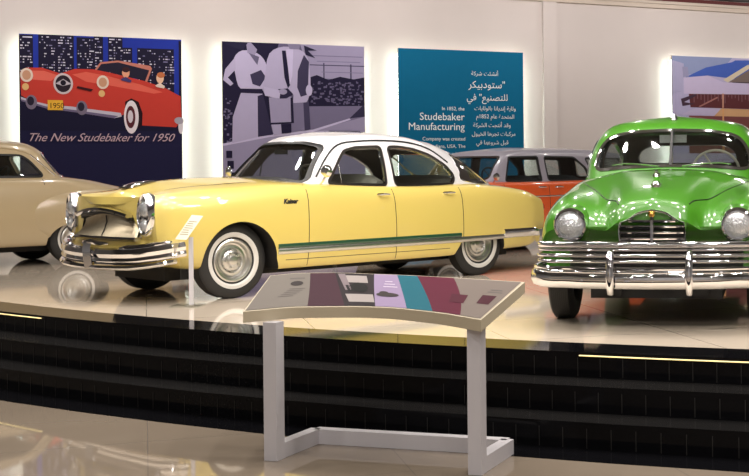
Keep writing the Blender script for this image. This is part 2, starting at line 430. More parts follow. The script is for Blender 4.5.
#@@PARTS@@
# ------------------------------------------------------------ setting
WA = math.atan(.528); WD = Vector((math.cos(WA), math.sin(WA), 0)); WN = Vector((math.sin(WA), -math.cos(WA), 0)); W0 = Vector((0, 31.115, 0)) - WN * .306
def wpt(u, d=0., z=0.): return W0 + WD * u + WN * d + Vector((0, 0, z))
def wall_box(mb, u0, u1, d0, d1, z0, z1, mi=0):
    lo = [wpt(u0, d0, z0), wpt(u1, d0, z0), wpt(u1, d1, z0), wpt(u0, d1, z0)]
    mb.prism(lo, [v + Vector((0, 0, z1 - z0)) for v in lo], mi)
def struct(name, mb, m, **k):
    return obj(name, mb, m, kind='structure', **k)
HC = 6.1
A_, B_ = wpt(-24), wpt(18)
struct('wall_back', (lambda b: (wall_box(b, -24.2, 18.2, -.2, 0, 0, HC), b)[1])(MB()), M['wall'], smooth=False)
def wall_seg(name, a, b, m, t=.2):
    a = Vector((a[0], a[1], 0)); b = Vector((b[0], b[1], 0)); d = (b - a).normalized(); n = Vector((d.y, -d.x, 0)) * t
    lo = [Vector((*a[:2], 0)), Vector((*b[:2], 0)), Vector((*b[:2], 0)) + n, Vector((*a[:2], 0)) + n]
    struct(name, MB().prism(lo, [v + Vector((0, 0, HC)) for v in lo]), m, smooth=False)
wall_seg('wall_left', (-14, -8), A_, M['dark_wall'], -.2)
wall_seg('wall_right', B_, (12, -8), M['dark_wall'], -.2)
wall_seg('wall_front', (12, -8), (-14, -8), M['dark_wall'], -.2)
room = [(-14, -8), (12, -8), (B_.x, B_.y), (A_.x, A_.y)]
struct('floor', MB().prism([(x, y, -.1) for x, y in room], [(x, y, 0) for x, y in room]), M['floor'], smooth=False)
struct('ceiling', MB().prism([(x, y, HC) for x, y in room], [(x, y, HC + .1) for x, y in room]), M['ceiling'], smooth=False)
b = MB(); wall_box(b, -23.9, 17.9, 0, .22, DECK + 5.40, DECK + 5.47); wall_box(b, -23.9, 17.9, 0, .14, DECK + 5.30, DECK + 5.40)
struct('trim_1', b, M['cornice'], smooth=False)
b = MB(); wall_box(b, -23.9, 17.9, 0, .10, DECK + 5.47, HC - .02)
struct('trim_2', b, M['maroon'], smooth=False)
b = MB(); wall_box(b, -1.42, -1.06, 0, .10, DECK, DECK + 5.30)
struct('trim_3', b, M['wall'], smooth=False)
# the round platform with its black steps
CX, CY = 6.75, 27.0
def arc_pts(r, a0, a1, n=160):
    return [(CX + r * math.cos(a0 + (a1 - a0) * i / n), CY + r * math.sin(a0 + (a1 - a0) * i / n)) for i in range(n + 1)]
def hits(r):       # angles where the circle meets the back wall
    al = [2 * math.pi * i / 7200 for i in range(7200)]
    ok = [a for a in al if (Vector((CX + r * math.cos(a), CY + r * math.sin(a), 0)) - W0).dot(WN) > .01]
    return min(ok), max(ok)
def disc(name, r, z0, z1, m, r_in=None, a=None):
    a0, a1 = a or hits(r)
    P = arc_pts(r, a0, a1)
    if r_in: P = P + arc_pts(r_in, a0, a1)[::-1]
    mb = MB()
    if r_in:
        n = len(P) // 2; vs = [(x, y, z0) for x, y in P] + [(x, y, z1) for x, y in P]; N = 2 * n; fs = []
        for i in range(n - 1):
            j, k, l = i + 1, N - 2 - i, N - 1 - i
            fs += [(i, j, k, l), (N + i, N + j, N + k, N + l), (i, j, N + j, N + i), (l, k, N + k, N + l)]
        fs += [(0, N - 1, 2 * N - 1, N), (n - 1, n, N + n, N + n - 1)]
        mb.add(vs, fs)
    else: mb.prism([(x, y, z0) for x, y in P], [(x, y, z1) for x, y in P])
    return mb
RS = (20.06, 20.36, 20.64, 20.93)
amin, amax = hits(RS[0]); SA = (amin + .03, amax - .03)
struct('platform', disc('platform', RS[0] - .40, .0, DECK, M['deck']), M['deck'], ang=20)
def step(name, r0, r1, z, joint=.155, top='granite_top'):
    mb = disc(name, r1, 0, z, None, r0, SA)
    zb = max(0, z - .167)
    n = int((SA[1] - SA[0]) * r1 / joint)
    for i in range(0, n, 1):
        a = SA[0] + (i + .5) * joint / r1
        if not (3.6 < a < 4.75): continue
        t = Vector((-math.sin(a), math.cos(a), 0)) * .0022; o_ = Vector((math.cos(a), math.sin(a), 0)); p = Vector((CX, CY, 0)) + o_ * (r1 + .0012)
        mb.add([p - t + Vector((0, 0, zb + .01)), p + t + Vector((0, 0, zb + .01)), p + t + Vector((0, 0, z - .035)), p - t + Vector((0, 0, z - .035))], [(0, 1, 2, 3)], 1)
    for i, f in enumerate(mb.f):
        P = [Vector(mb.v[k]) for k in f]; nn = (P[1] - P[0]).cross(P[2] - P[0])
        if len(f) == 4 and nn.length and abs(nn.normalized().z) > .9: mb.m[i] = 2
    return struct(name, mb, [M['granite'], GROUT, M[top]], ang=20, weld=0, fix=False)
GROUT = mat('grey_grout', (.020, .018, .016), .5, noise=.3, nscale=3)
step('platform_edge', RS[0] - .40, RS[0], DECK, top='granite')
step('upper_step', RS[0], RS[1], DECK - .167)
step('middle_step', RS[1], RS[2], DECK - .333)
step('floor_band', RS[2], RS[3] - .012, .004, 9, top='granite')  # flat black band on the hall floor in front of the steps
# warm light strips tucked under the platform edge
def led(a0, a1, name, label):
    mb = MB(); n = max(4, int((a1 - a0) * 60)); r = RS[0] + .008
    P = [(CX + r * math.cos(a0 + (a1 - a0) * i / n), CY + r * math.sin(a0 + (a1 - a0) * i / n), DECK - .022) for i in range(n + 1)]
    mb.sweep(P, [(-.008, -.003), (.004, -.003), (.004, .003), (-.008, .003)])
    o = obj(name, mb, M['led'], smooth=False); o['label'] = label; o['category'] = 'light strip'; o['group'] = 'light strips under the platform edge'
def ang_of(x, y): return math.atan2(y - CY, x - CX) % (2 * math.pi)
led(ang_of(-6.6, 12.1), ang_of(-4.72, 10.55), 'light_strip', 'warm yellow light strip under the platform edge at the far left')
led(ang_of(-.15, 8.15), ang_of(2.8, 7.3), 'light_strip', 'warm yellow light strip under the platform edge below the green car')

# ------------------------------------------------------------ wall banners
def banner(u0, u1, z0, z1, label, cat='banner'):
    o = thing('wall_banner', label, cat, wpt(u0, 0, DECK), WA, 'illuminated banners on the back wall')
    W_ = u1 - u0
    obj('panel', MB().box((W_ / 2, -.28, (z0 + z1) / 2), (W_, .05, z1 - z0)), M['board'], o, smooth=False)
    k = .03
    for nm, m_, (xa, xb, za, zb) in (('side_backlight', 'led_white', (k, k, z0 + k, z1 - .12)), ('side_backlight', 'led_white', (W_ - k, W_ - k, z0 + k, z1 - .12)), ('top_backlight', 'led_dim', (.1, W_ - .1, z1 - k, z1 - k))):
        obj(nm, MB().box(((xa + xb) / 2, -.20, (za + zb) / 2), (abs(xb - xa) + .02, .02, abs(zb - za) + .02)), M[m_], o, smooth=False, label='white light strip behind the banner edge')
    for x in (.3, W_ - .3): obj('wall_bracket', MB().box((x, -.13, (z0 + z1) / 2), (.06, .26, .3)), M['black'], o, smooth=False)
    return o
class Art:
    """flat print: layered polygons on the banner front, one mesh"""
    def __init__(s, x0, y0, sx, sy, z1): s.k = (x0, y0, sx, sy, z1); s.mb = MB(); s.mats = []; s.lay = 0
    def fn(s, cx, cy, l=0):
        x0, y0, sx, sy, z1 = s.k
        return ((cx - x0) * sx, -.3062 - l * .0006, z1 - (cy - y0) * sy)
    def mi(s, m):
        if m not in s.mats: s.mats.append(m)
        return s.mats.index(m)
    def poly(s, pts, m, smooth=0):
        s.lay += 1
        if smooth: pts = crom(np.array(pts, float), smooth, True)
        s.mb.poly([s.fn(p[0], p[1], s.lay) for p in pts], s.mi(m))
    def rects(s, L, m):
        s.lay += 1
        for a, b_, c, d in L: s.mb.poly([s.fn(a, b_, s.lay), s.fn(c, b_, s.lay), s.fn(c, d, s.lay), s.fn(a, d, s.lay)], s.mi(m))
    def ell(s, cx, cy, rx, ry, m, n=24): s.poly([(cx + rx * math.cos(2 * math.pi * i / n), cy + ry * math.sin(2 * math.pi * i / n)) for i in range(n)], m)
    def text(s, body, size, cx, cy, m, **kw):
        s.lay += 1; L = s.lay; x0, y0, sx, sy, z1 = s.k; q = s.mi(m)
        P = s.fn(cx, cy, L); add_text(s.mb, body, size, lambda x, y: (P[0] + x, P[1], P[2] + y), q, **kw)
    def done(s, parent, name='print'): return obj(name, s.mb, s.mats, parent, smooth=False, weld=0, fix=False)

# banner 1: advertisement of a red convertible before a night skyline (px of its own print: 17..728 wide)
o = banner(-13.11, -9.99, .75, 4.0, 'dark blue banner with a red convertible and night skyline, left end of back wall')
A = Art(17, 15, 3.12 / 711, .00467, 4.0)
A.poly([(17, 15), (728, 15), (728, 710), (17, 710)], srgb(30, 28, 62))
A.poly([(17, 15), (728, 15), (728, 300), (17, 300)], srgb(34, 52, 150))
rnd = random.Random(7); bl = []
x = 17
while x < 728:
    wd = rnd.randint(38, 80); top = rnd.choice((15, 18, 25, 45, 60)) if x < 260 or x > 330 and x < 640 else rnd.choice((22, 60, 85))
    bl.append((x, top, min(728, x + wd), 300)); x += wd + rnd.choice((0, 0, 12, 22))
A.rects(bl, srgb(28, 26, 48))
win = []; win2 = []
for a, t, c, d in bl:
    y = t + 8
    while y < 250:
        xx = a + 5
        while xx < c - 8:
            if rnd.random() < .42: (win if rnd.random() < .6 else win2).append((xx, y, xx + rnd.choice((4, 6, 10)), y + 5))
            xx += 10
        y += 12
A.rects(win, srgb(205, 200, 215)); A.rects(win2, srgb(120, 115, 150))
A.poly([(17, 300), (728, 300), (728, 430), (17, 430)], srgb(26, 24, 50))
A.poly([(335, 170), (360, 135), (440, 122), (580, 140), (590, 160), (575, 205), (480, 190), (400, 170)], srgb(38, 34, 52))
A.poly([(338, 160), (362, 128), (440, 118), (585, 138), (592, 150), (570, 210), (560, 208), (580, 158), (440, 126), (366, 136), (345, 165)], srgb(190, 120, 105))
A.poly([(20, 180), (45, 160), (110, 158), (190, 182), (250, 160), (330, 160), (400, 172), (560, 207), (650, 235), (722, 272), (726, 380), (700, 412), (545, 405), (530, 330), (500, 320), (470, 355), (440, 365), (300, 330), (130, 318), (60, 300), (24, 280)], srgb(196, 62, 52))
A.poly([(30, 190), (60, 172), (120, 172), (180, 190), (150, 215), (60, 210)], srgb(222, 104, 88))
A.poly([(240, 185), (300, 172), (380, 185), (540, 222), (640, 255), (600, 262), (420, 232), (300, 215)], srgb(220, 98, 82))
A.poly([(470, 300), (498, 285), (530, 300), (548, 350), (545, 405), (528, 420), (520, 330), (495, 318), (470, 350)], srgb(40, 18, 26))
A.poly([(22, 285), (60, 300), (140, 318), (240, 325), (300, 333), (450, 350), (455, 366), (420, 374), (270, 352), (130, 335), (24, 302)], srgb(196, 190, 205))
A.poly([(24, 296), (130, 326), (270, 342), (440, 364), (420, 374), (270, 352), (130, 335), (24, 304)], srgb(110, 100, 130))
for cx, cy, r_ in ((66, 308, 24), (280, 330, 24)): A.ell(cx, cy, r_, r_ * 1.3, srgb(120, 110, 130)); A.ell(cx - 3, cy - 5, r_ * .6, r_ * .8, srgb(40, 34, 50))
A.ell(497, 368, 33, 74, srgb(232, 222, 228)); A.ell(494, 368, 21, 50, srgb(90, 40, 48)); A.ell(493, 366, 12, 28, srgb(214, 205, 214))
A.ell(722, 408, 12, 34, srgb(220, 212, 220)); A.ell(714, 382, 22, 16, srgb(170, 162, 175))
A.ell(201, 226, 42, 46, srgb(206, 190, 192)); A.ell(201, 226, 33, 37, srgb(44, 34, 44)); A.poly([(168, 226), (201, 205), (236, 226), (201, 236)], srgb(190, 180, 190)); A.ell(201, 222, 12, 12, srgb(30, 26, 40))
for cx, cy in ((47, 192), (372, 216)): A.ell(cx, cy, 27, 30, srgb(226, 206, 190)); A.ell(cx, cy, 18, 21, srgb(200, 150, 120)); A.ell(cx - 5, cy + 50, 14, 15, srgb(224, 180, 120))
A.poly([(262, 235), (330, 248), (320, 258), (258, 244)], srgb(60, 24, 30))
A.rects([(134, 298, 199, 341)], srgb(232, 178, 60)); A.text('1950', .155, 139, 333, srgb(60, 40, 20), spacing=.92)
A.ell(474, 172, 17, 22, srgb(226, 160, 128)); A.ell(474, 158, 17, 12, srgb(60, 34, 40)); A.poly([(450, 200), (474, 190), (500, 205), (495, 215), (455, 206)], srgb(70, 62, 110))
A.ell(628, 192, 17, 24, srgb(232, 190, 160)); A.ell(632, 178, 18, 13, srgb(190, 110, 70)); A.poly([(605, 226), (628, 212), (650, 230), (645, 238), (612, 232)], srgb(225, 205, 190))
A.text('The New Studebaker for 1950', .236, 44, 476, srgb(196, 168, 178), shear=.45, spacing=.96)
A.done(o)

# banner 2: violet black-and-white photograph of a couple beside a car
o = banner(-9.15, -6.01, .75, 4.0, 'violet monochrome photo banner of a couple standing beside a car')
A = Art(8, 15, 3.14 / 600, .00517, 4.0)
V = lambda k: srgb(int(22 + 186 * k), int(18 + 180 * k), int(44 + 186 * k))
A.poly([(8, 15), (608, 15), (608, 643), (8, 643)], V(.42))
A.poly([(8, 15), (240, 15), (215, 110), (200, 420), (8, 440)], V(.06))
A.poly([(330, 15), (608, 15), (608, 160), (370, 160)], V(.72)); A.rects([(370, 100, 608, 104), (428, 92, 433, 160), (545, 95, 551, 160)], V(.25))
A.rects([(380, 60, 600, 64), (400, 84, 590, 87), (420, 130, 600, 133)], V(.55))
A.poly([(362, 158), (400, 145), (450, 165), (500, 150), (560, 160), (608, 150), (608, 280), (362, 282)], V(.05))
rn = random.Random(3)
A.rects([(lambda a, b_: (a, b_, a + rn.randint(5, 14), b_ + rn.randint(4, 9)))(rn.randint(372, 595), rn.randint(168, 268)) for _ in range(130)], V(.42))
A.rects([(lambda a, b_: (a, b_, a + rn.randint(4, 10), b_ + rn.randint(4, 9)))(rn.randint(10, 40), rn.randint(250, 430)) for _ in range(30)], V(.5))
A.poly([(365, 280), (608, 275), (608, 345), (365, 385)], V(.52))
A.poly([(8, 440), (200, 405), (380, 385), (608, 322), (608, 643), (8, 643)], V(.70)); A.poly([(540, 330), (608, 265), (608, 322)], V(.15)); A.poly([(8, 440), (200, 402), (380, 380), (540, 330), (545, 336), (380, 390), (200, 412), (8, 450)], V(.95))
A.poly([(55, 85), (90, 50), (150, 60), (185, 100), (200, 180), (175, 215), (85, 215), (60, 150)], V(.90), 3)
A.poly([(60, 80), (20, 130), (10, 175), (40, 200), (52, 190), (30, 165), (62, 130)], V(.86))
A.poly([(105, 18), (125, 16), (150, 45), (140, 70), (110, 60)], V(.70)); A.poly([(8, 22), (112, 18), (90, 50), (60, 40)], V(.10))
A.poly([(120, 150), (165, 130), (185, 160), (160, 200), (130, 190)], V(.22)); A.poly([(115, 60), (150, 110), (158, 75)], V(.45))
A.poly([(80, 210), (170, 210), (170, 232), (82, 228)], V(.08))
A.poly([(82, 228), (170, 230), (205, 400), (150, 412), (45, 438), (48, 330)], V(.84)); A.poly([(150, 240), (172, 232), (212, 402), (150, 412)], V(.16))
A.poly([(200, 60), (260, 28), (330, 40), (362, 80), (372, 200), (350, 268), (300, 275), (290, 220), (180, 235), (182, 150)], V(.86), 3)
A.poly([(318, 130), (345, 60), (366, 90), (360, 230), (330, 240), (315, 200)], V(.22))
A.poly([(252, 45), (268, 45), (286, 190), (276, 205), (262, 160)], V(.05)); A.poly([(270, 40), (300, 35), (295, 150), (284, 190)], V(.96))
A.poly([(275, 15), (330, 15), (325, 38), (285, 38)], V(.6)); A.poly([(345, 20), (400, 40), (362, 42), (392, 72), (352, 60)], V(.1))
A.poly([(292, 268), (362, 262), (368, 380), (290, 392), (288, 300)], V(.55)); A.poly([(340, 265), (364, 262), (370, 378), (345, 385)], V(.25))
A.poly([(196, 245), (290, 240), (294, 352), (204, 356)], V(.74)); A.poly([(286, 245), (296, 243), (300, 352), (200, 362), (204, 352), (288, 348)], V(.05)); A.poly([(205, 360), (245, 358), (248, 400), (215, 405)], V(.8)); A.poly([(245, 358), (288, 355), (288, 394), (248, 398)], V(.07))
A.poly([(235, 210), (275, 205), (298, 230), (270, 248), (232, 250)], V(.12)); A.poly([(175, 200), (245, 215), (240, 250), (180, 238)], V(.9)); A.ell(255, 220, 17, 12, V(.75)); A.ell(365, 212, 14, 24, V(.9))
A.rects([(448, 384, 585, 388)], V(.3))
A.rects([(20, 470, 44, 500), (24, 512, 50, 545), (28, 560, 56, 590)], V(.05))
A.done(o)

# banner 3: teal text banner in English and Arabic
o = banner(-5.21, -2.07, .75, 4.0, 'teal banner with white English and Arabic lettering')
A = Art(10, -32, 3.14 / 462, .00643, 4.0)
A.poly([(10, -32), (472, -32), (472, 473), (10, 473)], srgb(8, 98, 135))
Wt = srgb(232, 240, 240); W2 = srgb(170, 205, 215)
def ar(word):          # shape an Arabic string into visual order with joined forms
    I = {'ا': (0xFE8D, 0xFE8E), 'أ': (0xFE83, 0xFE84), 'إ': (0xFE87, 0xFE88), 'ة': (0xFE93, 0xFE94), 'و': (0xFEED, 0xFEEE), 'د': (0xFEA9, 0xFEAA), 'ر': (0xFEAD, 0xFEAE),
         'ب': 0xFE8F, 'ت': 0xFE95, 'ث': 0xFE99, 'ج': 0xFE9D, 'ح': 0xFEA1, 'خ': 0xFEA5, 'س': 0xFEB1, 'ش': 0xFEB5, 'ص': 0xFEB9, 'ع': 0xFEC9, 'ف': 0xFED1, 'ق': 0xFED5,
         'ك': 0xFED9, 'ل': 0xFEDD, 'م': 0xFEE1, 'ن': 0xFEE5, 'ه': 0xFEE9, 'ي': 0xFEF1, 'ئ': 0xFE89}
    out = []; n = len(word)
    for i, ch in enumerate(word):
        f = I.get(ch)
        if f is None: out.append(ch); continue
        pv = I.get(word[i - 1]) if i else None; nx = I.get(word[i + 1]) if i < n - 1 else None
        jp = pv is not None and not isinstance(pv, tuple); jn = nx is not None
        if isinstance(f, tuple): out.append(chr(f[1] if jp else f[0]))
        else: out.append(chr(f + (3 if jp and jn else 2 if jn else 1 if jp else 0)))
    # keep digit runs in reading order
    res = []; run = []
    for ch in reversed(out):
        if ch.isdigit(): run.insert(0, ch)
        else: res += run; run = []; res.append(ch)
    return ''.join(res + run)
A.text('In 1852, the', .118, 248, 188, Wt, align='RIGHT'); A.text('Studebaker', .245, 248, 224, Wt, align='RIGHT'); A.text('Manufacturing', .245, 248, 260, Wt, align='RIGHT')
A.text('Company was created', .118, 250, 298, Wt, align='RIGHT'); A.text('in Indiana, USA. The', .118, 250, 325, Wt, align='RIGHT')
for i, tx in enumerate(('company produced', 'wagons, buggies', 'and carriages', 'before moving into')): A.text(tx, .118, 250, 352 + 27 * i, W2, align='RIGHT')
for tx, sz, cx, cy in (('أنشئت شركة', .135, 376, 58), ('"ستودبيكر', .235, 402, 104), ('للتصنيع" في', .215, 412, 150), ('ولاية إنديانا بالولايات', .135, 442, 186),
                       ('المتحدة عام 1852م', .135, 436, 216), ('وقد أنتجت الشركة', .135, 422, 248), ('مركبات تجرها الخيول', .135, 440, 280), ('قبل شروعها في', .135, 412, 312)):
    A.text(ar(tx), sz, cx, cy, Wt, align='RIGHT')
A.done(o)

# banner 4: snowy roof and brick wall, right end
o = banner(2.12, 5.3, .75, 4.07, 'blue and violet banner of a snow covered roof, right end of back wall')
A = Art(38, 33, 2.40 / 495, 2.05 / 495, 4.07)
A.poly([(38, 33), (693, 33), (693, 834), (38, 834)], srgb(178, 172, 205))
A.poly([(38, 33), (420, 33), (380, 80), (140, 150), (60, 190), (38, 190)], srgb(140, 150, 186)); A.poly([(120, 165), (250, 100), (420, 60), (440, 48), (693, 40), (693, 180), (360, 160), (260, 150)], srgb(70, 96, 178))
A.poly([(360, 175), (520, 75), (693, -0 + 36), (693, 110), (530, 100), (390, 190)], srgb(208, 196, 170)); A.poly([(392, 190), (530, 108), (693, 100), (693, 190)], srgb(120, 105, 100))
A.rects([(420, 186, 693, 194)], srgb(70, 60, 70))
A.poly([(110, 170), (260, 150), (360, 190), (693, 196), (693, 262), (110, 268)], srgb(196, 184, 214))
A.poly([(140, 268), (693, 262), (693, 360), (150, 352)], srgb(92, 48, 52))
rn = random.Random(5); A.rects([(a, 268, a + 6, 268 + rn.randint(14, 60)) for a in range(170, 690, 22)], srgb(120, 84, 90))
A.poly([(352, 262), (364, 262), (362, 352), (352, 352)], srgb(190, 140, 120)); A.poly([(200, 345), (320, 282), (326, 290), (210, 350)], srgb(160, 110, 105))
A.poly([(90, 300), (180, 268), (190, 278), (110, 320), (180, 330), (100, 345)], srgb(70, 52, 66))
A.poly([(90, 400), (180, 356), (345, 356), (300, 404)], srgb(188, 178, 208)); A.poly([(300, 404), (345, 356), (693, 362), (693, 410), (310, 410)], srgb(206, 162, 120))
A.poly([(140, 404), (693, 408), (693, 640), (140, 640)], srgb(120, 70, 70)); A.poly([(352, 360), (362, 360), (366, 640), (350, 640)], srgb(214, 160, 110))
A.poly([(38, 60), (110, 80), (100, 250), (38, 270)], srgb(170, 166, 198)); A.poly([(100, 100), (135, 100), (140, 160), (105, 165)], srgb(150, 148, 180))
A.poly([(38, 640), (693, 640), (693, 834), (38, 834)], srgb(186, 180, 205))
A.done(o)
# ------------------------------------------------------------ yellow sedan (front axle at the origin, nose towards +X)
def mirror_y(pts): return [(x, -y, z) for x, y, z in pts]
def cabin(root, sh, wins, m_shell, m_glass, frame=None, fw=.02, thick=.035, fo=.006, cut_extra=(), extra_mats=()):
    """wins: list of (part name, kind, outline, lo, hi, framed)"""
    cut = [(prism_y(o_, a, b_) if k == 'y' else prism_x(o_, a, b_), M['black']) for _, k, o_, a, b_, _ in wins]
    base = sh.thick(0, -thick).mesh('shell', [m_shell], weld=0, fix=False)
    base.materials.append(M['brown'])
    n = len(sh.f)
    for i, p in enumerate(base.polygons): p.material_index = 1 if n <= i < 2 * n else 0
    link('roof', boolean(base, cut + list(cut_extra)), root)
    for nm, k, o_, a, b_, fr in wins:
        g = sh.thick(-.012, -.017).mesh('g', [m_glass], weld=0, fix=False)
        og = offset_poly(o_, .004)
        gm = boolean(g, [(prism_y(og, a, b_) if k == 'y' else prism_x(og, a, b_), m_glass)], 'INTERSECT')
        w_ = link(nm, gm, root)
        if fr:
            f = sh.thick(fo, -.024).mesh('f', [M[fr]], weld=0, fix=False)
            oo = offset_poly(o_, fw); oi = offset_poly(o_, -.006)
            f2 = boolean(f, [(prism_y(oo, a, b_) if k == 'y' else prism_x(oo, a, b_), M[fr])], 'INTERSECT')
            f3 = boolean(f2, [(prism_y(oi, a - .03, b_ + .03) if k == 'y' else prism_x(oi, a - .03, b_ + .03), M[fr])], lo=.01)
            link('window_frame', f3, w_)
def stations(T):
    """T: list of (x or list of x per line, [(y,z)...]) -> net lines x stations"""
    L = len(T[0][1]); out = []
    for i in range(L):
        row = []
        for x, sec in T:
            xx = x[i] if isinstance(x, (list, tuple)) else x
            row.append((xx, sec[i][0], sec[i][1]))
        out.append(row)
    return out
def steering(parent, x, y, z, r=.2, m='ivory', tilt=25):
    f = Matrix.Rotation(R(-(90 - tilt)), 3, 'Y'); mb = MB()
    mb.tube([tuple(f @ Vector((r * math.cos(a), r * math.sin(a), 0)) + Vector((x, y, z))) for a in [2 * math.pi * i / 32 for i in range(32)]], .012, n=8, closed=True, up=tuple(f @ Vector((0, 0, 1))))
    for a in (R(90), R(210), R(330)): mb.tube([(x, y, z), tuple(f @ Vector((r * math.cos(a), r * math.sin(a), 0)) + Vector((x, y, z)))], .009, n=6)
    mb.tube([(x, y, z), tuple(Vector((x, y, z)) + f @ Vector((0, 0, -.35)))], .02, n=8)
    return obj('steering_wheel', mb, M[m], parent)
def handle(bv, root, x, z, sgn, ln=.13, name='door_handle'):
    p = side_pt(bv, x, z, sgn); mb = MB()
    mb.tube([p + Vector((ln / 2, 0, 0)), p + Vector((ln / 2 - .01, sgn * .03, .002)), p + Vector((0, sgn * .042, .004)), p + Vector((-ln / 2, sgn * .036, .0))], .012, n=8, scale=[1.1, 1.1, 1, .7])
    mb.lathe([(0, 0), (.011, 0), (.009, .006), (0, .007)], frame=Matrix(((1, 0, 0), (0, 0, sgn), (0, 1, 0))), c=tuple(p + Vector((.0, 0, -.05))), n=10)
    return obj(name, mb, M['chrome'], root)

yel = thing('sedan', 'yellow vintage four door sedan with white roof, centre of the platform', 'car', (-4.10, 12.37, DECK), R(-132.13), 'vintage cars on the platform')
KT = [
 ([.68, .68, .69, .73, .76, .77, .77, .775, .80, .82], [(0, .40), (.60, .405), (.74, .42), (.80, .52), (.82, .66), (.82, .82), (.785, .935), (.70, .975), (.38, .905), (0, .885)]),
 ([.60, .60, .61, .64, .66, .66, .655, .65, .66, .68], [(0, .34), (.64, .345), (.79, .37), (.86, .49), (.885, .64), (.88, .81), (.84, .945), (.735, 1.0), (.42, 1.0), (0, 1.03)]),
 (.46, [(0, .30), (.68, .305), (.83, .33), (.90, .46), (.92, .64), (.91, .82), (.865, .955), (.76, 1.012), (.44, 1.045), (0, 1.092)]),
 (.20, [(0, .27), (.70, .275), (.87, .30), (.93, .44), (.945, .64), (.935, .84), (.885, .97), (.785, 1.03), (.46, 1.075), (0, 1.125)]),
 (-.15, [(0, .25), (.72, .255), (.885, .275), (.94, .42), (.95, .63), (.94, .86), (.895, .99), (.80, 1.05), (.48, 1.095), (0, 1.145)]),
 (-.5, [(0, .25), (.74, .245), (.90, .255), (.945, .40), (.955, .62), (.94, .87), (.895, 1.005), (.81, 1.065), (.5, 1.11), (0, 1.15)]),
 (-.9, [(0, .25), (.74, .245), (.90, .255), (.945, .40), (.955, .62), (.94, .87), (.895, 1.01), (.82, 1.065), (.5, 1.09), (0, 1.10)]),
 (-1.6, [(0, .25), (.74, .245), (.90, .255), (.945, .40), (.955, .62), (.94, .86), (.895, .985), (.82, 1.035), (.5, 1.04), (0, 1.04)]),
 (-2.4, [(0, .25), (.74, .245), (.90, .255), (.945, .40), (.955, .62), (.94, .86), (.895, .975), (.82, 1.02), (.5, 1.03), (0, 1.03)]),
 (-2.95, [(0, .26), (.74, .255), (.895, .265), (.94, .41), (.95, .62), (.935, .86), (.89, .98), (.81, 1.03), (.5, 1.05), (0, 1.05)]),
 (-3.45, [(0, .28), (.72, .275), (.87, .285), (.92, .42), (.935, .60), (.92, .83), (.875, .955), (.80, 1.0), (.5, 1.03), (0, 1.04)]),
 (-3.9, [(0, .29), (.66, .285), (.82, .295), (.88, .42), (.90, .60), (.885, .79), (.845, .90), (.78, .945), (.5, .97), (0, .98)]),
 ([-4.16, -4.16, -4.16, -4.18, -4.2, -4.2, -4.19, -4.17, -4.18, -4.19], [(0, .34), (.58, .345), (.74, .355), (.80, .45), (.82, .60), (.81, .74), (.785, .83), (.73, .865), (.48, .875), (0, .875)]),
]
N = stations(KT)
mb = body_mb(N, 4, 6, (.05, -.06))
body0 = mb.mesh('body', [M['yellow']], ang=40)
def arch_poly(cx, cz, r, zb, flare=.08):
    P = arc(0, 180, r, (cx, cz), 28); return [(cx + r, zb)] + P + [(cx - r, zb - .0)]
front = [(.36, .0)] + [(-.035 + .385 * math.cos(R(a)), .355 + .372 * math.sin(R(a))) for a in range(0, 181, 6)] + [(-.47, .22), (-.47, .0)]
rear = rounded([(-2.66, .0), (-2.70, .26), (-2.80, .425), (-3.44, .425), (-3.49, .26), (-3.49, .0)], .05)
WH = M['under']
cuts = []
for s_ in (1, -1):
    cuts += [(prism_y(front, .50 * s_, 1.2 * s_), WH), (prism_y(rear, .50 * s_, 1.2 * s_), WH)]
cuts += [(MB().prism([(x, y, .55) for x, y in ((-1.02, .62), (-1.12, .70), (-3.0, .70), (-3.2, .5), (-3.2, -.5), (-3.0, -.70), (-1.12, -.70), (-1.02, -.62))],
                     [(x, y, 1.5) for x, y in ((-1.02, .62), (-1.12, .70), (-3.0, .70), (-3.2, .5), (-3.2, -.5), (-3.0, -.70), (-1.12, -.70), (-1.02, -.62))]), M['interior'])]
mouth = [(y, .862 - .05 * (abs(y) / .46) ** 2) for y in np.linspace(-.47, .47, 13)] + [(.595, .60), (-.595, .60)]
cuts += [(prism_x(mouth, .66, 1.3), M['under'])]
body = boolean(body0, cuts, ang=38)
link('body', body, yel)
KB = bvh_of(body0)
# glasshouse
GK = [
 [(-.66, 0, 1.05), (-.73, .42, 1.05), (-.885, .745, 1.03), (-1.4, .80, .99), (-1.95, .81, .985), (-2.6, .79, .985), (-3.24, .71, .99), (-3.72, .42, 1.0), (-3.86, 0, 1.0)],
 [(-.88, 0, 1.28), (-.94, .40, 1.28), (-1.08, .68, 1.27), (-1.45, .735, 1.26), (-1.95, .75, 1.26), (-2.5, .73, 1.25), (-3.05, .645, 1.22), (-3.42, .38, 1.22), (-3.55, 0, 1.22)],
 [(-1.10, 0, 1.50), (-1.15, .37, 1.495), (-1.29, .59, 1.475), (-1.55, .65, 1.475), (-1.95, .665, 1.475), (-2.4, .65, 1.455), (-2.80, .57, 1.40), (-3.10, .34, 1.40), (-3.19, 0, 1.40)],
 [(-1.24, 0, 1.565), (-1.28, .34, 1.56), (-1.40, .52, 1.55), (-1.6, .56, 1.56), (-1.95, .575, 1.565), (-2.35, .56, 1.545), (-2.65, .49, 1.50), (-2.86, .29, 1.50), (-2.94, 0, 1.505)],
 [(-1.42, 0, 1.605), (-1.45, 0, 1.61), (-1.52, 0, 1.62), (-1.68, 0, 1.628), (-1.95, 0, 1.632), (-2.28, 0, 1.62), (-2.5, 0, 1.59), (-2.62, 0, 1.575), (-2.66, 0, 1.57)],
]
sk = Shell(GK)
fw_ = rounded([(-1.15, 1.075), (-1.34, 1.325), (-1.41, 1.40), (-1.56, 1.435), (-1.86, 1.445), (-1.855, 1.05)], .035)
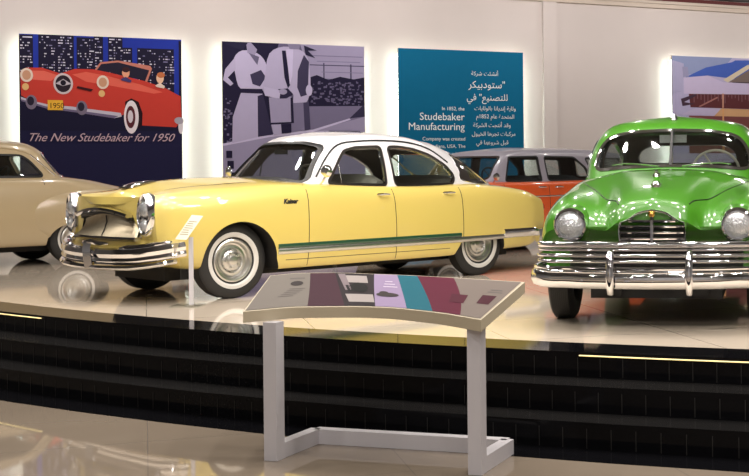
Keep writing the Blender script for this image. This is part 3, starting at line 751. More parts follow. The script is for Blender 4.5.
rw_ = rounded([(-1.965, 1.44), (-2.10, 1.445), (-2.32, 1.42), (-2.56, 1.35), (-2.76, 1.24), (-2.86, 1.13), (-2.82, 1.05), (-1.985, 1.045)], .05)
ws_ = rounded([(-.715, 1.09), (-.40, 1.132), (0, 1.142), (.40, 1.132), (.715, 1.09), (.575, 1.445), (.37, 1.485), (0, 1.492), (-.37, 1.485), (-.575, 1.445)], .06)
bw_ = rounded([(-.72, 1.055), (.72, 1.055), (.56, 1.385), (-.56, 1.385)], .06)
rq_ = rounded([(-3.00, 1.05), (-2.96, 1.25), (-2.99, 1.33), (-3.16, 1.25), (-3.32, 1.05)], .03)
wins = [('windshield', 'x', ws_, -1.42, -.4, 'black'), ('rear_window', 'x', bw_, -4.0, -2.965, 'chrome')]
for s_ in (1, -1):
    wins += [('door_window', 'y', fw_, .3 * s_, 1.1 * s_, 'chrome'), ('door_window', 'y', rw_, .3 * s_, 1.1 * s_, 'chrome')]
cabin(yel, sk, wins, M['white'], M['glass'], fw=.022)
# drip rail over the side windows, vent window bars, pillar cover at the rear corner
for s_ in (1, -1):
    bvs = BVHTree.FromPolygons(sk.v, sk.f)
    rail = []
    for x, z in crom([(-1.02, 1.14), (-1.18, 1.33), (-1.36, 1.465), (-1.6, 1.505), (-1.95, 1.515), (-2.3, 1.495), (-2.6, 1.42), (-2.82, 1.28)], 4):
        p = side_pt(bvs, x, z, s_, .004)
        if p is not None: rail.append(p)
    obj('drip_rail', MB().tube(rail, .010, n=8, up=(0, 1, 0)), M['black'], yel)
    a, b_ = side_pt(bvs, -1.315, 1.33, s_, -.01), side_pt(bvs, -1.315, 1.06, s_, -.01)
    obj('vent_window_bar', MB().tube([a, b_], .007, n=6, up=(1, 0, 0)), M['chrome'], yel)
    tr = [p for p in (side_pt(bvs, x, z, s_, .006) for x, z in ((-2.99, 1.36), (-3.10, 1.30), (-3.22, 1.22), (-3.38, 1.12), (-3.50, 1.04))) if p is not None]
    obj('rear_window_trim', MB().tube(tr, .011, n=8, up=(0, 1, 0)), M['chrome'], yel)
# interior
for (x, h_) in ((-1.72, 1.16), (-2.78, 1.14)):
    obj('bench_seat', seat_mb(x, -.62, .62, .56, h_), M['seat'], yel, ang=50)
obj('dashboard', MB().sweep([(-.98, -.66, .97), (-.98, .66, .97)], [(-.10, -.1), (.06, -.12), (.10, .02), (.0, .09), (-.12, .09)]), M['interior'], yel)
steering(yel, -1.26, .36, 1.08, .2, 'interior')
obj('rear_view_mirror', MB().box((-1.10, 0, 1.40), (.03, .2, .05)).tube([(-1.10, 0, 1.42), (-1.12, 0, 1.50)], .008), M['black'], yel)
# seams
for s_ in (1, -1):
    for x0, x1, z0, z1 in ((-.775, -.79, .27, 1.06), (-1.875, -1.86, .27, 1.0), (-2.81, -2.80, .44, 1.0)):
        seam('door_gap', [side_pt(KB, x0 + (x1 - x0) * i / 16, z0 + (z1 - z0) * i / 16, s_, -.001) for i in range(17)], yel)
    seam('sill_seam', [side_pt(KB, -.52 - i * .1, .338, s_, -.002) for i in range(22)], yel, .004, up=(0, 0, 1))
    pts = [top_pt(KB, x, y * s_, .0) for x, y in ((.64, .46), (.4, .52), (.1, .56), (-.3, .585), (-.7, .60))]
    seam('hood_gap', crom(np.array([tuple(p) for p in pts]), 4), yel, .0035, up=(0, 0, 1))
    handle(KB, yel, -1.72, .945, s_); handle(KB, yel, -2.62, .945, s_)
    xs = np.linspace(-.43, -3.98, 60)
    zt = lambda x: .497 + .008 * ((x + .43) / -3.5); zbm = lambda x: .392 + .02 * max(0, (x + 2.7) / -1.3)
    obj('side_moulding', strip_on(KB, xs, zbm, lambda x: zt(x) - .045, s_), M['chrome_dull'], yel, ang=50, label='chrome lower band of the side moulding')
    obj('side_stripe', strip_on(KB, xs[:40], lambda x: zt(x) - .05, zt, s_, .010), M['darkgreen'], yel, ang=50, label='dark green stripe above the chrome band')
    obj('moulding_end', strip_on(KB, np.linspace(-3.44, -4.0, 16), lambda x: .405, lambda x: .512, s_, .022), M['chrome'], yel, ang=50, label='chrome rear end of the side moulding')
    # side script
    mbt = MB(); px0 = -.50
    add_text(mbt, 'Kaiser', .062, lambda x, y: tuple((side_pt(KB, px0 - x * s_ if s_ > 0 else px0 - .22 - x * s_, .885 + y, s_, .003))), shear=.3, bold=.004)
    obj('name_script', mbt, M['black'], yel, smooth=False, weld=0, fix=False)
    # door mirror on the near side, fender mirror on the far side
    p = Vector((-1.02, .80 * s_, 1.06))
    mm = MB(); mm.tube([p, p + Vector((.0, .07 * s_, .05)), p + Vector((-.01, .09 * s_, .10))], .011, n=8)
    f = Matrix.Rotation(R(90 * 1), 3, 'Y') @ Matrix.Identity(3); f = Matrix.Rotation(R(20 * s_), 3, 'Z') @ f
    mm.lathe([(0, .035), (.04, .028), (.062, .0), (.064, -.02), (0, -.022)], c=tuple(p + Vector((-.0, .10 * s_, .135))), n=24, frame=f)
    obj('side_mirror', mm, M['chrome'], yel)
# headlights in tall chrome surrounds
for s_ in (1, -1):
    c = Vector((.785, .715 * s_, .812)); fr = Matrix.Rotation(R(4 * s_), 3, 'Z') @ Matrix(((0, 0, 1), (1, 0, 0), (0, 1, 0)))
    hb = MB(); prof = [(.98, -.05), (1.06, -.02), (1.02, .035), (.93, .055), (.84, .040), (.78, .015), (.3, .012), (0, .012)]
    n = 44; vs = []
    for k in range(n):
        a = 2 * math.pi * k / n
        for r_, h in prof: vs.append(fr @ Vector((.098 * r_ * math.cos(a), .190 * r_ * math.sin(a), h)) + c)
    m_ = len(prof); hb.add(vs, [(k * m_ + q, ((k + 1) % n) * m_ + q, ((k + 1) % n) * m_ + q + 1, k * m_ + q + 1) for k in range(n) for q in range(m_ - 1)])
    ho = obj('headlight_surround', hb, M['chrome'], yel)
    for dz, r_, nm, mt in ((.055, .074, 'headlight', 'lens'), (-.095, .058, 'parking_lamp', 'lens')):
        l = MB(); l.lathe([(r_ * 1.12, .01), (r_ * 1.16, .03), (r_ * 1.06, .045), (r_, .04)], c=tuple(c + Vector((0, 0, dz))), n=32, frame=fr, mi=1)
        l.lathe([(r_, .036), (r_ * .8, .056), (r_ * .45, .068), (0, .072)], c=tuple(c + Vector((0, 0, dz))), n=32, frame=fr)
        obj(nm, l, [M[mt], M['chrome']], ho)
# grille: chrome brow, fluted concave panel, lower lip
def plan_arc(y, xc, k): return xc - k * y * y
ys = np.linspace(-.60, .60, 25); yb = np.linspace(-.49, .49, 25); BZ = lambda y: .862 - .05 * (abs(y) / .46) ** 2
b = MB(); b.sweep([(plan_arc(y, .885, .14), y, BZ(y)) for y in yb], [(-.045, -.018), (.015, -.024), (.036, -.008), (.028, .014), (-.03, .024)])
obj('grille_brow', b, M['chrome'], yel, label='chrome brow over the grille')
b = MB(); b.sweep([(plan_arc(y, .845, .12), y, BZ(y) - .034) for y in yb], [(-.04, -.010), (.012, -.010), (.012, .012), (-.04, .012)])
obj('grille_shadow_gap', b, M['black'], yel)
b = MB(); nf = 72; rows = 9; vs = []
for i in range(nf + 1):
    y = -.49 + .98 * i / nf; flute = .007 * math.cos(math.pi * i)
    for j in range(rows):
        t = j / (rows - 1); zt = BZ(y) - .045
        vs.append((plan_arc(y, .80, .12) + .06 * t * t + .010 * math.sin(3.14 * t) * -1 + flute, y * (1 + .22 * t), zt + (.60 - zt) * t))
b.add(vs, [(i * rows + j, i * rows + j + 1, (i + 1) * rows + j + 1, (i + 1) * rows + j) for i in range(nf) for j in range(rows - 1)])
back = [(v[0] - .05, v[1], v[2]) for v in vs]; b.add(back, [(i * rows + j, (i + 1) * rows + j, (i + 1) * rows + j + 1, i * rows + j + 1) for i in range(nf) for j in range(rows - 1)])
g = obj('grille_panel', b, M['bronze'], yel, ang=60, fix=False)
obj('grille_divider', MB().tube([(.82, 0, .80), (.815, 0, .74), (.838, 0, .67), (.870, 0, .61)], .006, n=6, up=(0, 1, 0)), M['black'], g)
b = MB(); b.sweep([(plan_arc(y, .875, .14), y, .59) for y in ys], [(-.035, -.018), (.02, -.02), (.034, 0), (.02, .018), (-.035, .018)])
obj('grille_lip', b, M['chrome'], yel, label='chrome lip under the grille')
# yellow pan between grille and bumper
b = MB(); b.sweep([(plan_arc(y, .80, .20), y * 1.25, .50) for y in ys], [(-.10, -.10), (.03, -.09), (.05, .02), (.02, .085), (-.10, .09)])
obj('front_pan', b, M['yellow'], yel)
# bumper: two stacked faces with raised ends, wings and centre guard
pb_ = [(.565, .945, .51), (.68, .925, .495), (.79, .85, .47), (.87, .66, .445), (.915, .40, .435), (.93, .14, .43), (.93, 0, .43)]
path = crom(np.array(pb_ + [(x, -y, z) for x, y, z in pb_[:-1][::-1]]), 5)
b = MB(); b.sweep([tuple(p) for p in path], [(.0, -.075), (-.045, -.07), (-.062, -.045), (-.05, -.015), (-.066, .02), (-.05, .062), (-.01, .075), (.03, .05), (.03, -.05)])
bo = obj('front_bumper', b, M['chrome'], yel, ang=45)
b = MB(); b.sweep([(p[0] + .012, p[1], p[2] - .105) for p in path[3:-3]], [(.03, -.022), (-.05, -.02), (-.066, .0), (-.05, .022), (.03, .022)])
obj('bumper_lower_bar', b, M['chrome'], bo, ang=50)
for s_ in (1, -1):
    pth = [tuple(p + np.array([.012, 0, .075])) for p in (path[4:20] if s_ > 0 else path[::-1][4:20])]
    b = MB(); b.tube(pth, .036, n=10, scale=[.3] + [.8] + [1.] * (len(pth) - 4) + [.75, .3], flat=.8)
    obj('bumper_wing', b, M['chrome'], bo)
b = MB()
b.sweep([(.99, .02, .56), (1.005, .02, .50), (1.0, .02, .42), (.985, .02, .325)], [(-.05, -.02), (0, .03), (.05, -.02)], up=(0, 1, 0))
b.tube([(.93, .26, .545), (.975, .16, .55), (.995, .02, .565), (.975, -.12, .55), (.93, -.22, .545)], .026, n=8, scale=[.4, 1, 1.25, 1, .4], flat=.8)
obj('bumper_guard', b, M['chrome'], bo)
# hood ornament scoop, badge
p0 = top_pt(KB, .58, 0)
b = MB(); pts = [top_pt(KB, x, 0, z) for x, z in ((.645, .004), (.60, .016), (.52, .020), (.42, .014), (.32, .004))]
b.sweep(pts, [(-.085, -.008), (-.07, .004), (0, .008), (.07, .004), (.085, -.008)], scale=[.6, 1.15, 1.1, .9, .35])
ob = obj('hood_scoop', b, M['chrome'], yel, ang=50)
b = MB().box(tuple(Vector((.652, 0, p0.z - .006))), (.03, .12, .012)); obj('scoop_opening', b, M['black'], ob)
# rear bumper and lamps
rb = [(-3.98, .90, .42), (-4.16, .88, .42), (-4.30, .70, .42), (-4.35, .35, .42), (-4.36, 0, .42)]
pr = crom(np.array(rb + [(x, -y, z) for x, y, z in rb[:-1][::-1]]), 4)
obj('rear_bumper', MB().sweep([tuple(p) for p in pr], [(.0, -.085), (.05, -.07), (.065, 0), (.05, .07), (0, .085), (-.02, .0)]), M['chrome'], yel, ang=45)
for s_ in (1, -1):
    obj('tail_lamp', MB().lathe([(.055, -.05), (.055, .02), (.045, .05), (0, .07)], c=(-4.19, .745 * s_, .74), n=24, frame=Matrix(((0, 0, -1), (1, 0, 0), (0, 1, 0)))), M['red_lens'], yel)
# chassis and wheels
obj('chassis', MB().box((-1.7, 0, .24), (4.4, .95, .12)).box((0, 0, .36), (.12, 1.3, .1)).box((-3.14, 0, .36), (.14, 1.3, .14)), M['under'], yel, smooth=False)
for s_ in (1, -1):
    wheel(yel, 0, .765 * s_, s_, .36, .185, (.222, .268))
    wheel(yel, -3.14, .745 * s_, s_, .355, .185, (.222, .268))
# ------------------------------------------------------------ green sedan seen head on
grn = thing('sedan', 'green vintage sedan seen head on with wide chrome bumper, right side of the platform', 'car', (.486, 9.962, DECK), R(262), 'vintage cars on the platform')
PT = [
 ([.55, .55, .52, .48, .47, .54, .60, .645, .655, .76, .775], [(0, .40), (.62, .405), (.78, .42), (.86, .50), (.875, .62), (.84, .70), (.76, .74), (.62, .76), (.38, .73), (.25, .80), (0, .87)]),
 ([.45, .45, .44, .42, .42, .48, .53, .575, .60, .69, .715], [(0, .36), (.63, .365), (.80, .39), (.87, .48), (.89, .62), (.865, .735), (.79, .84), (.64, .885), (.40, .80), (.235, .905), (0, .955)]),
 ([.36, .36, .36, .36, .36, .38, .41, .44, .47, .50, .52], [(0, .33), (.64, .335), (.81, .36), (.885, .47), (.90, .62), (.885, .75), (.82, .88), (.665, .955), (.42, .885), (.24, .99), (0, 1.03)]),
 (.15, [(0, .31), (.64, .315), (.82, .34), (.89, .46), (.905, .62), (.895, .77), (.845, .91), (.70, 1.005), (.46, .985), (.26, 1.075), (0, 1.105)]),
 (-.2, [(0, .30), (.64, .305), (.83, .33), (.89, .46), (.905, .62), (.90, .79), (.86, .93), (.73, 1.035), (.52, 1.065), (.30, 1.135), (0, 1.155)]),
 (-.55, [(0, .30), (.64, .305), (.83, .33), (.89, .46), (.905, .62), (.90, .80), (.87, .95), (.76, 1.065), (.57, 1.125), (.33, 1.175), (0, 1.19)]),
 (-1.0, [(0, .30), (.64, .305), (.83, .33), (.89, .46), (.905, .62), (.90, .81), (.88, .97), (.79, 1.08), (.60, 1.13), (.35, 1.16), (0, 1.17)]),
 (-2.0, [(0, .30), (.64, .305), (.83, .33), (.89, .46), (.905, .62), (.90, .81), (.875, .96), (.80, 1.05), (.60, 1.06), (.3, 1.06), (0, 1.06)]),
 (-3.0, [(0, .31), (.64, .315), (.82, .34), (.87, .46), (.885, .62), (.88, .80), (.855, .95), (.78, 1.03), (.56, 1.06), (.28, 1.07), (0, 1.07)]),
 (-3.7, [(0, .33), (.60, .335), (.76, .36), (.82, .46), (.83, .60), (.82, .75), (.78, .87), (.70, .93), (.50, .965), (.25, .975), (0, .975)]),
 ([-4.0, -4.0, -4.02, -4.05, -4.08, -4.08, -4.07, -4.06, -4.06, -4.06, -4.06], [(0, .36), (.46, .365), (.58, .40), (.64, .48), (.66, .58), (.64, .68), (.60, .76), (.54, .80), (.40, .82), (.2, .825), (0, .83)]),
]
mb = body_mb(stations(PT), 4, 6, (.03, -.08))
gbody0 = mb.mesh('body', [M['green']], ang=50)
GA = [(.40, .0)] + [(.41 * math.cos(R(a)), .36 + .40 * math.sin(R(a))) for a in range(0, 181, 6)] + [(-.41, .0)]
GR = [(x - 3.05, min(z, .62)) for x, z in GA]
cuts = []
for s_ in (1, -1):
    cuts += [(prism_y(GA, .46 * s_, 1.2 * s_), WH), (prism_y(GR, .46 * s_, 1.2 * s_), WH)]
cp = ((-1.12, .55), (-1.3, .70), (-3.0, .66), (-3.15, .5), (-3.15, -.5), (-3.0, -.66), (-1.3, -.70), (-1.12, -.55))
cuts += [(MB().prism([(x, y, .6) for x, y in cp], [(x, y, 1.6) for x, y in cp]), M['interior'])]
link('body', boolean(gbody0, cuts, ang=48), grn)
GB = bvh_of(gbody0)
GP = [
 [(-.80, 0, 1.12), (-.88, .36, 1.11), (-1.10, .75, 1.07), (-1.5, .825, 1.02), (-2.0, .815, 1.0), (-2.6, .78, 1.0), (-3.1, .66, 1.0), (-3.4, .38, 1.02), (-3.52, 0, 1.03)],
 [(-.98, 0, 1.33), (-1.05, .35, 1.33), (-1.22, .715, 1.31), (-1.55, .79, 1.29), (-2.0, .795, 1.29), (-2.55, .74, 1.28), (-2.98, .60, 1.26), (-3.24, .34, 1.27), (-3.33, 0, 1.27)],
 [(-1.16, 0, 1.55), (-1.20, .33, 1.545), (-1.34, .63, 1.50), (-1.6, .70, 1.49), (-2.0, .70, 1.50), (-2.5, .66, 1.48), (-2.82, .53, 1.45), (-3.02, .30, 1.46), (-3.09, 0, 1.46)],
 [(-1.33, 0, 1.625), (-1.36, .32, 1.62), (-1.46, .52, 1.60), (-1.65, .585, 1.595), (-2.0, .60, 1.60), (-2.4, .57, 1.58), (-2.66, .46, 1.55), (-2.80, .26, 1.555), (-2.85, 0, 1.56)],
 [(-1.55, 0, 1.665), (-1.58, 0, 1.67), (-1.64, 0, 1.675), (-1.76, 0, 1.68), (-2.0, 0, 1.68), (-2.25, 0, 1.67), (-2.42, 0, 1.65), (-2.5, 0, 1.64), (-2.53, 0, 1.635)],
]
sg = Shell(GP)
wso = rounded([(-.69, 1.185), (-.35, 1.215), (0, 1.225), (.35, 1.215), (.69, 1.185), (.66, 1.36), (.57, 1.475), (.34, 1.515), (0, 1.525), (-.34, 1.515), (-.57, 1.475), (-.66, 1.36)], .08)
rwo = rounded([(-.52, 1.24), (.52, 1.24), (.50, 1.36), (.38, 1.43), (-.38, 1.43), (-.50, 1.36)], .09)
sf = rounded([(-1.26, 1.10), (-1.42, 1.35), (-1.52, 1.44), (-2.03, 1.46), (-2.03, 1.09)], .06)
sr = rounded([(-2.12, 1.09), (-2.12, 1.46), (-2.5, 1.44), (-2.78, 1.33), (-2.86, 1.2), (-2.84, 1.09)], .08)
wins = [('windshield', 'x', wso, -1.52, -.5, 'chrome'), ('rear_window', 'x', rwo, -4.0, -2.9, 'chrome')]
for s_ in (1, -1): wins += [('door_window', 'y', sf, .3 * s_, 1.1 * s_, 'chrome'), ('door_window', 'y', sr, .3 * s_, 1.1 * s_, 'chrome')]
cabin(grn, sg, wins, M['green'], M['glass'], fw=.020, thick=.05)
SGB = BVHTree.FromPolygons(sg.v, sg.f)
def front_pt(bv, y, z, off=.0):
    h = bv.ray_cast(Vector((4, y, z)), Vector((-1, 0, 0)))
    return None if h[0] is None else h[0] + Vector((off, 0, 0))
obj('windshield_divider', MB().tube([front_pt(SGB, 0, z, -.004) for z in np.linspace(1.215, 1.53, 9)], .014, n=8, up=(0, 1, 0)), M['black'], grn)
b = MB()
for s_ in (1, -1):
    P = [front_pt(SGB, s_ * y, z, .018) for y, z in ((.10, 1.215), (.25, 1.232), (.42, 1.238), (.52, 1.225))]
    wp = obj('wiper', MB().tube(P, .006, n=6), M['chrome'], grn)
obj('rear_view_mirror', MB().box((-1.22, .0, 1.455), (.03, .24, .07)).tube([(-1.22, 0, 1.47), (-1.24, 0, 1.54)], .008), M['chrome_dull'], grn)
steering(grn, -1.42, .37, 1.16, .21)
for x, h_ in ((-1.95, 1.13), (-2.95, 1.10)): obj('bench_seat', seat_mb(x, -.6, .6, .6, h_), M['seat_dark'], grn, ang=50)
obj('dashboard', MB().sweep([(-1.12, -.60, 1.05), (-1.12, .60, 1.05)], [(-.10, -.1), (.06, -.12), (.12, .04), (.0, .10), (-.14, .08)]), M['interior'], grn)
# antenna on the roof front
p = top_pt(SGB, -1.36, 0)
ob = obj('antenna_base', MB().lathe([(.03, -.02), (.03, .015), (.018, .035), (.012, .05), (0, .052)], c=tuple(p), n=20), M['chrome'], grn)
# hood shut line: from the grille corners out to the cowl
for s_ in (1, -1):
    P = [top_pt(GB, x, y * s_, .0) for x, y in ((.62, .265), (.52, .295), (.42, .34), (.30, .40), (.16, .46), (0, .53), (-.16, .60), (-.36, .67), (-.62, .73))]
    seam('hood_gap', crom(np.array([tuple(q) for q in P]), 5), grn, .005, up=(0, 0, 1))
    for x, z0, z1 in ((-.98, .34, 1.08), (-2.07, .34, 1.02), (-3.02, .63, 1.0)):
        seam('door_gap', [side_pt(GB, x, z0 + (z1 - z0) * i / 14, s_, -.001) for i in range(15)], grn)
    handle(GB, grn, -1.90, .93, s_); handle(GB, grn, -2.88, .93, s_)
    obj('side_moulding', MB().tube([side_pt(GB, -.45 - .08 * i, .36, s_, .002) for i in range(29)], .013, n=8), M['chrome'], grn)
# hood ornament
p = top_pt(GB, .40, 0)
b = MB(); b.lathe([(.040, -.01), (.042, .012), (.028, .022), (.016, .04), (.022, .055), (.030, .07), (.026, .09), (.012, .10), (.014, .108), (.010, .122), (0, .125)], c=tuple(p), n=24)
b.tube([p + Vector((.02, -.0, .075)), p + Vector((-.06, 0, .088)), p + Vector((-.13, 0, .075))], .022, n=8, scale=[.9, 1, .3], flat=.7)
obj('hood_ornament', b, M['chrome'], grn)
# headlights
for s_ in (1, -1):
    c = Vector((.655, .625 * s_, .772)); fr = Matrix(((0, 0, 1), (1, 0, 0), (0, 1, 0)))
    pod = MB(); pod.lathe([(.165, -.36), (.158, -.2), (.142, -.06), (.124, .010), (.10, .02)], c=tuple(c), n=40, frame=fr)
    po = obj('headlight_pod', pod, M['green'], grn)
    rg = MB(); rg.lathe([(.128, .0), (.130, .02), (.120, .042), (.106, .048), (.098, .036), (.096, .0)], c=tuple(c), n=44, frame=fr)
    obj('headlight_rim', rg, M['chrome'], po)
    ln = MB(); ln.lathe([(.098, .030), (.085, .048), (.06, .062), (.03, .070), (0, .072)], c=tuple(c), n=44, frame=fr)
    obj('headlight_lens', ln, M['lens'], po)
# grille: chrome arch, three bars, centre bar with emblem
def arch(k=0., n=10):
    P = [(-.250 + k, .640 + k), (-.258 + k, .72), (-.246 + k, .795 - k * .4), (-.205, .815 - k), (-.165, .838 - k), (-.10, .876 - k), (0, .896 - k)]
    L = crom(np.array(P), 4); return [tuple(q) for q in L] + [(-y, z) for y, z in L[::-1][1:]]
o_ = arch(0); i_ = arch(.022)
b = MB(); X = lambda y, z: .80 - .55 * y * y - .22 * max(0, z - .80)
# chrome frame as a tapered band
n = len(o_); inner = [(y * .905, .662 + (z - .64) * (.80 if z > .80 else .86)) for y, z in o_]
vs = []
for (y, z), (yi, zi) in zip(o_, inner):
    vs += [(X(y, z) - .06, y, z), (X(y, z) + .005, y, z), (X(y, z) + .028, (y * .6 + yi * .4), (z * .6 + zi * .4)), (X(yi, zi) + .008, yi, zi), (X(yi, zi) - .06, yi, zi)]
b.add(vs, [(5 * i + q, 5 * ((i + 1) % n) + q, 5 * ((i + 1) % n) + q + 1, 5 * i + q + 1) for i in range(n) for q in range(4)])
gf = obj('grille_frame', b, M['chrome'], grn, ang=60)
b = MB(); b.poly([(X(y, z) - .045, y, z) for y, z in o_])
vs = [(X(y, z) - .052, y, z) for y, z in inner]; b = MB().prism(vs, [(x - .02, y, z) for x, y, z in vs]); obj('grille_void', b, M['black'], gf, smooth=False)
for z in (.678, .722, .766, .806):
    h = .228 if z < .79 else .17
    obj('grille_bar', MB().tube([(X(y, z) - .002, y, z) for y in np.linspace(-h, h, 13)], .0155, n=10, flat=.85), M['chrome'], gf)
obj('grille_centre_bar', MB().tube([(X(0, z) + .006, 0, z) for z in np.linspace(.645, .85, 9)], .014, n=10, up=(0, 1, 0)), M['chrome'], gf)
obj('emblem', MB().lathe([(.024, -.01), (.024, .006), (.016, .012), (0, .014)], c=(.80, 0, .856), n=6, frame=Matrix(((0, 0, 1), (1, 0, 0), (0, 1, 0)))), M['gold'], gf)
# four wide chrome rails across the front, wrapping round the fenders
def wrap(xc, w_, z, back=.10, k=.05, rad=.16, n=6):
    h = [(xc, 0), (xc - k * .12, w_ * .25), (xc - k * .45, w_ * .55), (xc - k, w_ - rad)]
    h = [tuple(q) for q in pchip(np.array(h), 4)]
    cx, cy = xc - k - rad, w_ - rad
    h += [(cx + rad * math.cos(R(90 * i / n)), cy + rad * math.sin(R(90 * i / n))) for i in range(1, n + 1)] + [(back, w_)]
    return [(x, -y, z) for x, y in h[::-1]] + [(x, y, z) for x, y in h[1:]]
for z, xc, w_, rr in ((.632, .80, .87, .020), (.594, .79, .875, .012), (.552, .795, .88, .015), (.508, .79, .88, .013)):
    obj('front_rail', MB().tube(wrap(xc, w_, z, .12), rr, n=10, flat=1.25 if rr > .018 else 1.), M['chrome'], grn, ang=60)
# black opening behind the rails
b = MB(); b.sweep(wrap(.73, .66, .565, .45, .08), [(-.03, -.135), (.0, -.135), (.0, .085), (-.03, .085)])
obj('front_air_intake', b, M['black'], grn)
# bumper: broad face with a lip, two guards
b = MB(); b.sweep(wrap(.93, .88, .395, .16, .12, .22), [(.0, -.078), (.045, -.06), (.062, -.02), (.060, .02), (.044, .052), (.0, .068), (-.02, .0)])
bo = obj('front_bumper', b, M['chrome'], grn, ang=50)
obj('bumper_lip', MB().tube([(x + .03 * (1 if abs(y) < .8 else 0), y, z) for x, y, z in wrap(.955, .90, .468, .16, .12, .22)], .014, n=10), M['chrome'], bo)
for s_ in (1, -1):
    y = .285 * s_
    b = MB(); b.sweep([(.965, y, .60), (1.005, y, .575), (1.035, y, .50), (1.045, y, .42), (1.035, y, .34), (1.005, y, .285), (.97, y, .28)],
                      [(-.026, -.03), (-.020, .015), (0, .028), (.020, .015), (.026, -.03)], up=(0, 1, 0), scale=[.6, .95, 1, 1.05, 1, .9, .6])
    b2 = MB(); pts_ = [(.955, .602), (1.01, .585), (1.04, .50), (1.05, .42), (1.04, .34), (1.01, .285), (.955, .272)]
    hw = [.012, .022, .025, .027, .025, .02, .012]; vs = []
    for (x, z), q in zip(pts_, hw): vs += [(x - .055, y - q, z), (x - .012, y - q, z), (x, y, z), (x - .012, y + q, z), (x - .055, y + q, z)]
    b2.add(vs, [(5 * i + j, 5 * i + j + 1, 5 * i + j + 6, 5 * i + j + 5) for i in range(6) for j in range(4)] + [(5 * i, 5 * i + 5, 5 * i + 9, 5 * i + 4) for i in range(6)] + [(0, 1, 2, 3, 4), (30, 34, 33, 32, 31)])
    obj('bumper_guard', b2, M['chrome'], bo, ang=70)
rb = wrap(4.26, .86, .42, 3.7, .12, .25)
obj('rear_bumper', MB().sweep([(-x, y, z) for x, y, z in rb], [(.0, -.075), (-.05, -.04), (-.055, .03), (0, .07), (.02, 0)]), M['chrome'], grn, ang=50)
for s_ in (1, -1): obj('tail_lamp', MB().lathe([(.05, -.04), (.05, .03), (.04, .05), (0, .06)], c=(-4.03, .52 * s_, .70), n=24, frame=Matrix(((0, 0, -1), (1, 0, 0), (0, 1, 0)))), M['red_lens'], grn)
b = MB(); b.box((-1.6, 0, .27), (4.2, 1.0, .12)); b.box((0, 0, .33), (.14, 1.3, .08)); b.box((.35, 0, .30), (.2, .9, .10)); b.box((-3.05, 0, .34), (.14, 1.3, .14))
for x, y in ((.50, .32), (.50, -.34), (.45, .05)): b.box((x, y, .28), (.10, .16, .08))
obj('chassis', b, M['under'], grn, smooth=False)
for s_ in (1, -1):
    wheel(grn, 0, .775 * s_, s_, .36, .20, (.0, .0)); wheel(grn, -3.05, .75 * s_, s_, .355, .20, (0., 0.))
# ------------------------------------------------------------ beige coupe at the left edge
bei = thing('coupe', 'beige vintage coupe cut off by the left edge, behind the yellow sedan', 'car', (-7.48, 17.05, DECK), R(46), 'vintage cars on the platform')
BT = [
 ([1.55, 1.55, 1.56, 1.60, 1.62, 1.62, 1.62, 1.63, 1.66, 1.70], [(0, .40), (.45, .405), (.58, .42), (.62, .52), (.63, .64), (.62, .76), (.58, .84), (.50, .88), (.3, .88), (0, .88)]),
 (1.30, [(0, .30), (.52, .305), (.70, .33), (.76, .46), (.78, .62), (.77, .78), (.72, .88), (.62, .92), (.36, .94), (0, .95)]),
 (.75, [(0, .27), (.58, .275), (.76, .30), (.82, .44), (.835, .62), (.83, .80), (.78, .92), (.66, .97), (.42, 1.01), (0, 1.03)]),
 (.2, [(0, .25), (.62, .255), (.80, .27), (.85, .42), (.86, .62), (.85, .84), (.80, .99), (.70, 1.07), (.46, 1.12), (0, 1.13)]),
 (-.25, [(0, .25), (.64, .255), (.81, .27), (.85, .42), (.86, .62), (.85, .85), (.81, 1.03), (.73, 1.12), (.48, 1.16), (0, 1.17)]),
 (-1.0, [(0, .25), (.64, .255), (.81, .27), (.85, .42), (.86, .62), (.85, .85), (.815, 1.03), (.74, 1.12), (.48, 1.13), (0, 1.13)]),
 (-2.0, [(0, .26), (.64, .265), (.80, .28), (.84, .42), (.85, .62), (.84, .84), (.80, 1.01), (.72, 1.10), (.48, 1.11), (0, 1.11)]),
 (-2.8, [(0, .28), (.60, .285), (.76, .30), (.80, .44), (.81, .60), (.80, .80), (.75, .95), (.66, 1.02), (.44, 1.04), (0, 1.05)]),
 ([-3.3, -3.3, -3.31, -3.33, -3.34, -3.34, -3.33, -3.32, -3.32, -3.32], [(0, .38), (.46, .385), (.58, .40), (.62, .48), (.63, .58), (.62, .70), (.57, .80), (.50, .85), (.34, .87), (0, .87)]),
]
bb0 = body_mb(stations(BT), 4, 6, (.04, -.06)).mesh('body', [M['beige']], ang=45)
WAx = [(.40, 0), (.39, .36)] + [(.38 * math.cos(R(a)), .34 + .22 * math.sin(R(a))) for a in range(10, 171, 8)] + [(-.40, .36), (-.42, .24), (-.42, 0)]
WAr = [(x - 2.75, z) for x, z in WAx]
cuts = []
for s_ in (1, -1): cuts += [(prism_y(WAx, .45 * s_, 1.3 * s_), WH), (prism_y(WAr, .45 * s_, 1.3 * s_), WH)]
cp = ((-.35, .5), (-.55, .64), (-2.2, .64), (-2.4, .4), (-2.4, -.4), (-2.2, -.64), (-.55, -.64), (-.35, -.5))
cuts += [(MB().prism([(x, y, .6) for x, y in cp], [(x, y, 1.6) for x, y in cp]), M['interior'])]
link('body', boolean(bb0, cuts, ang=45), bei)
BB = bvh_of(bb0)
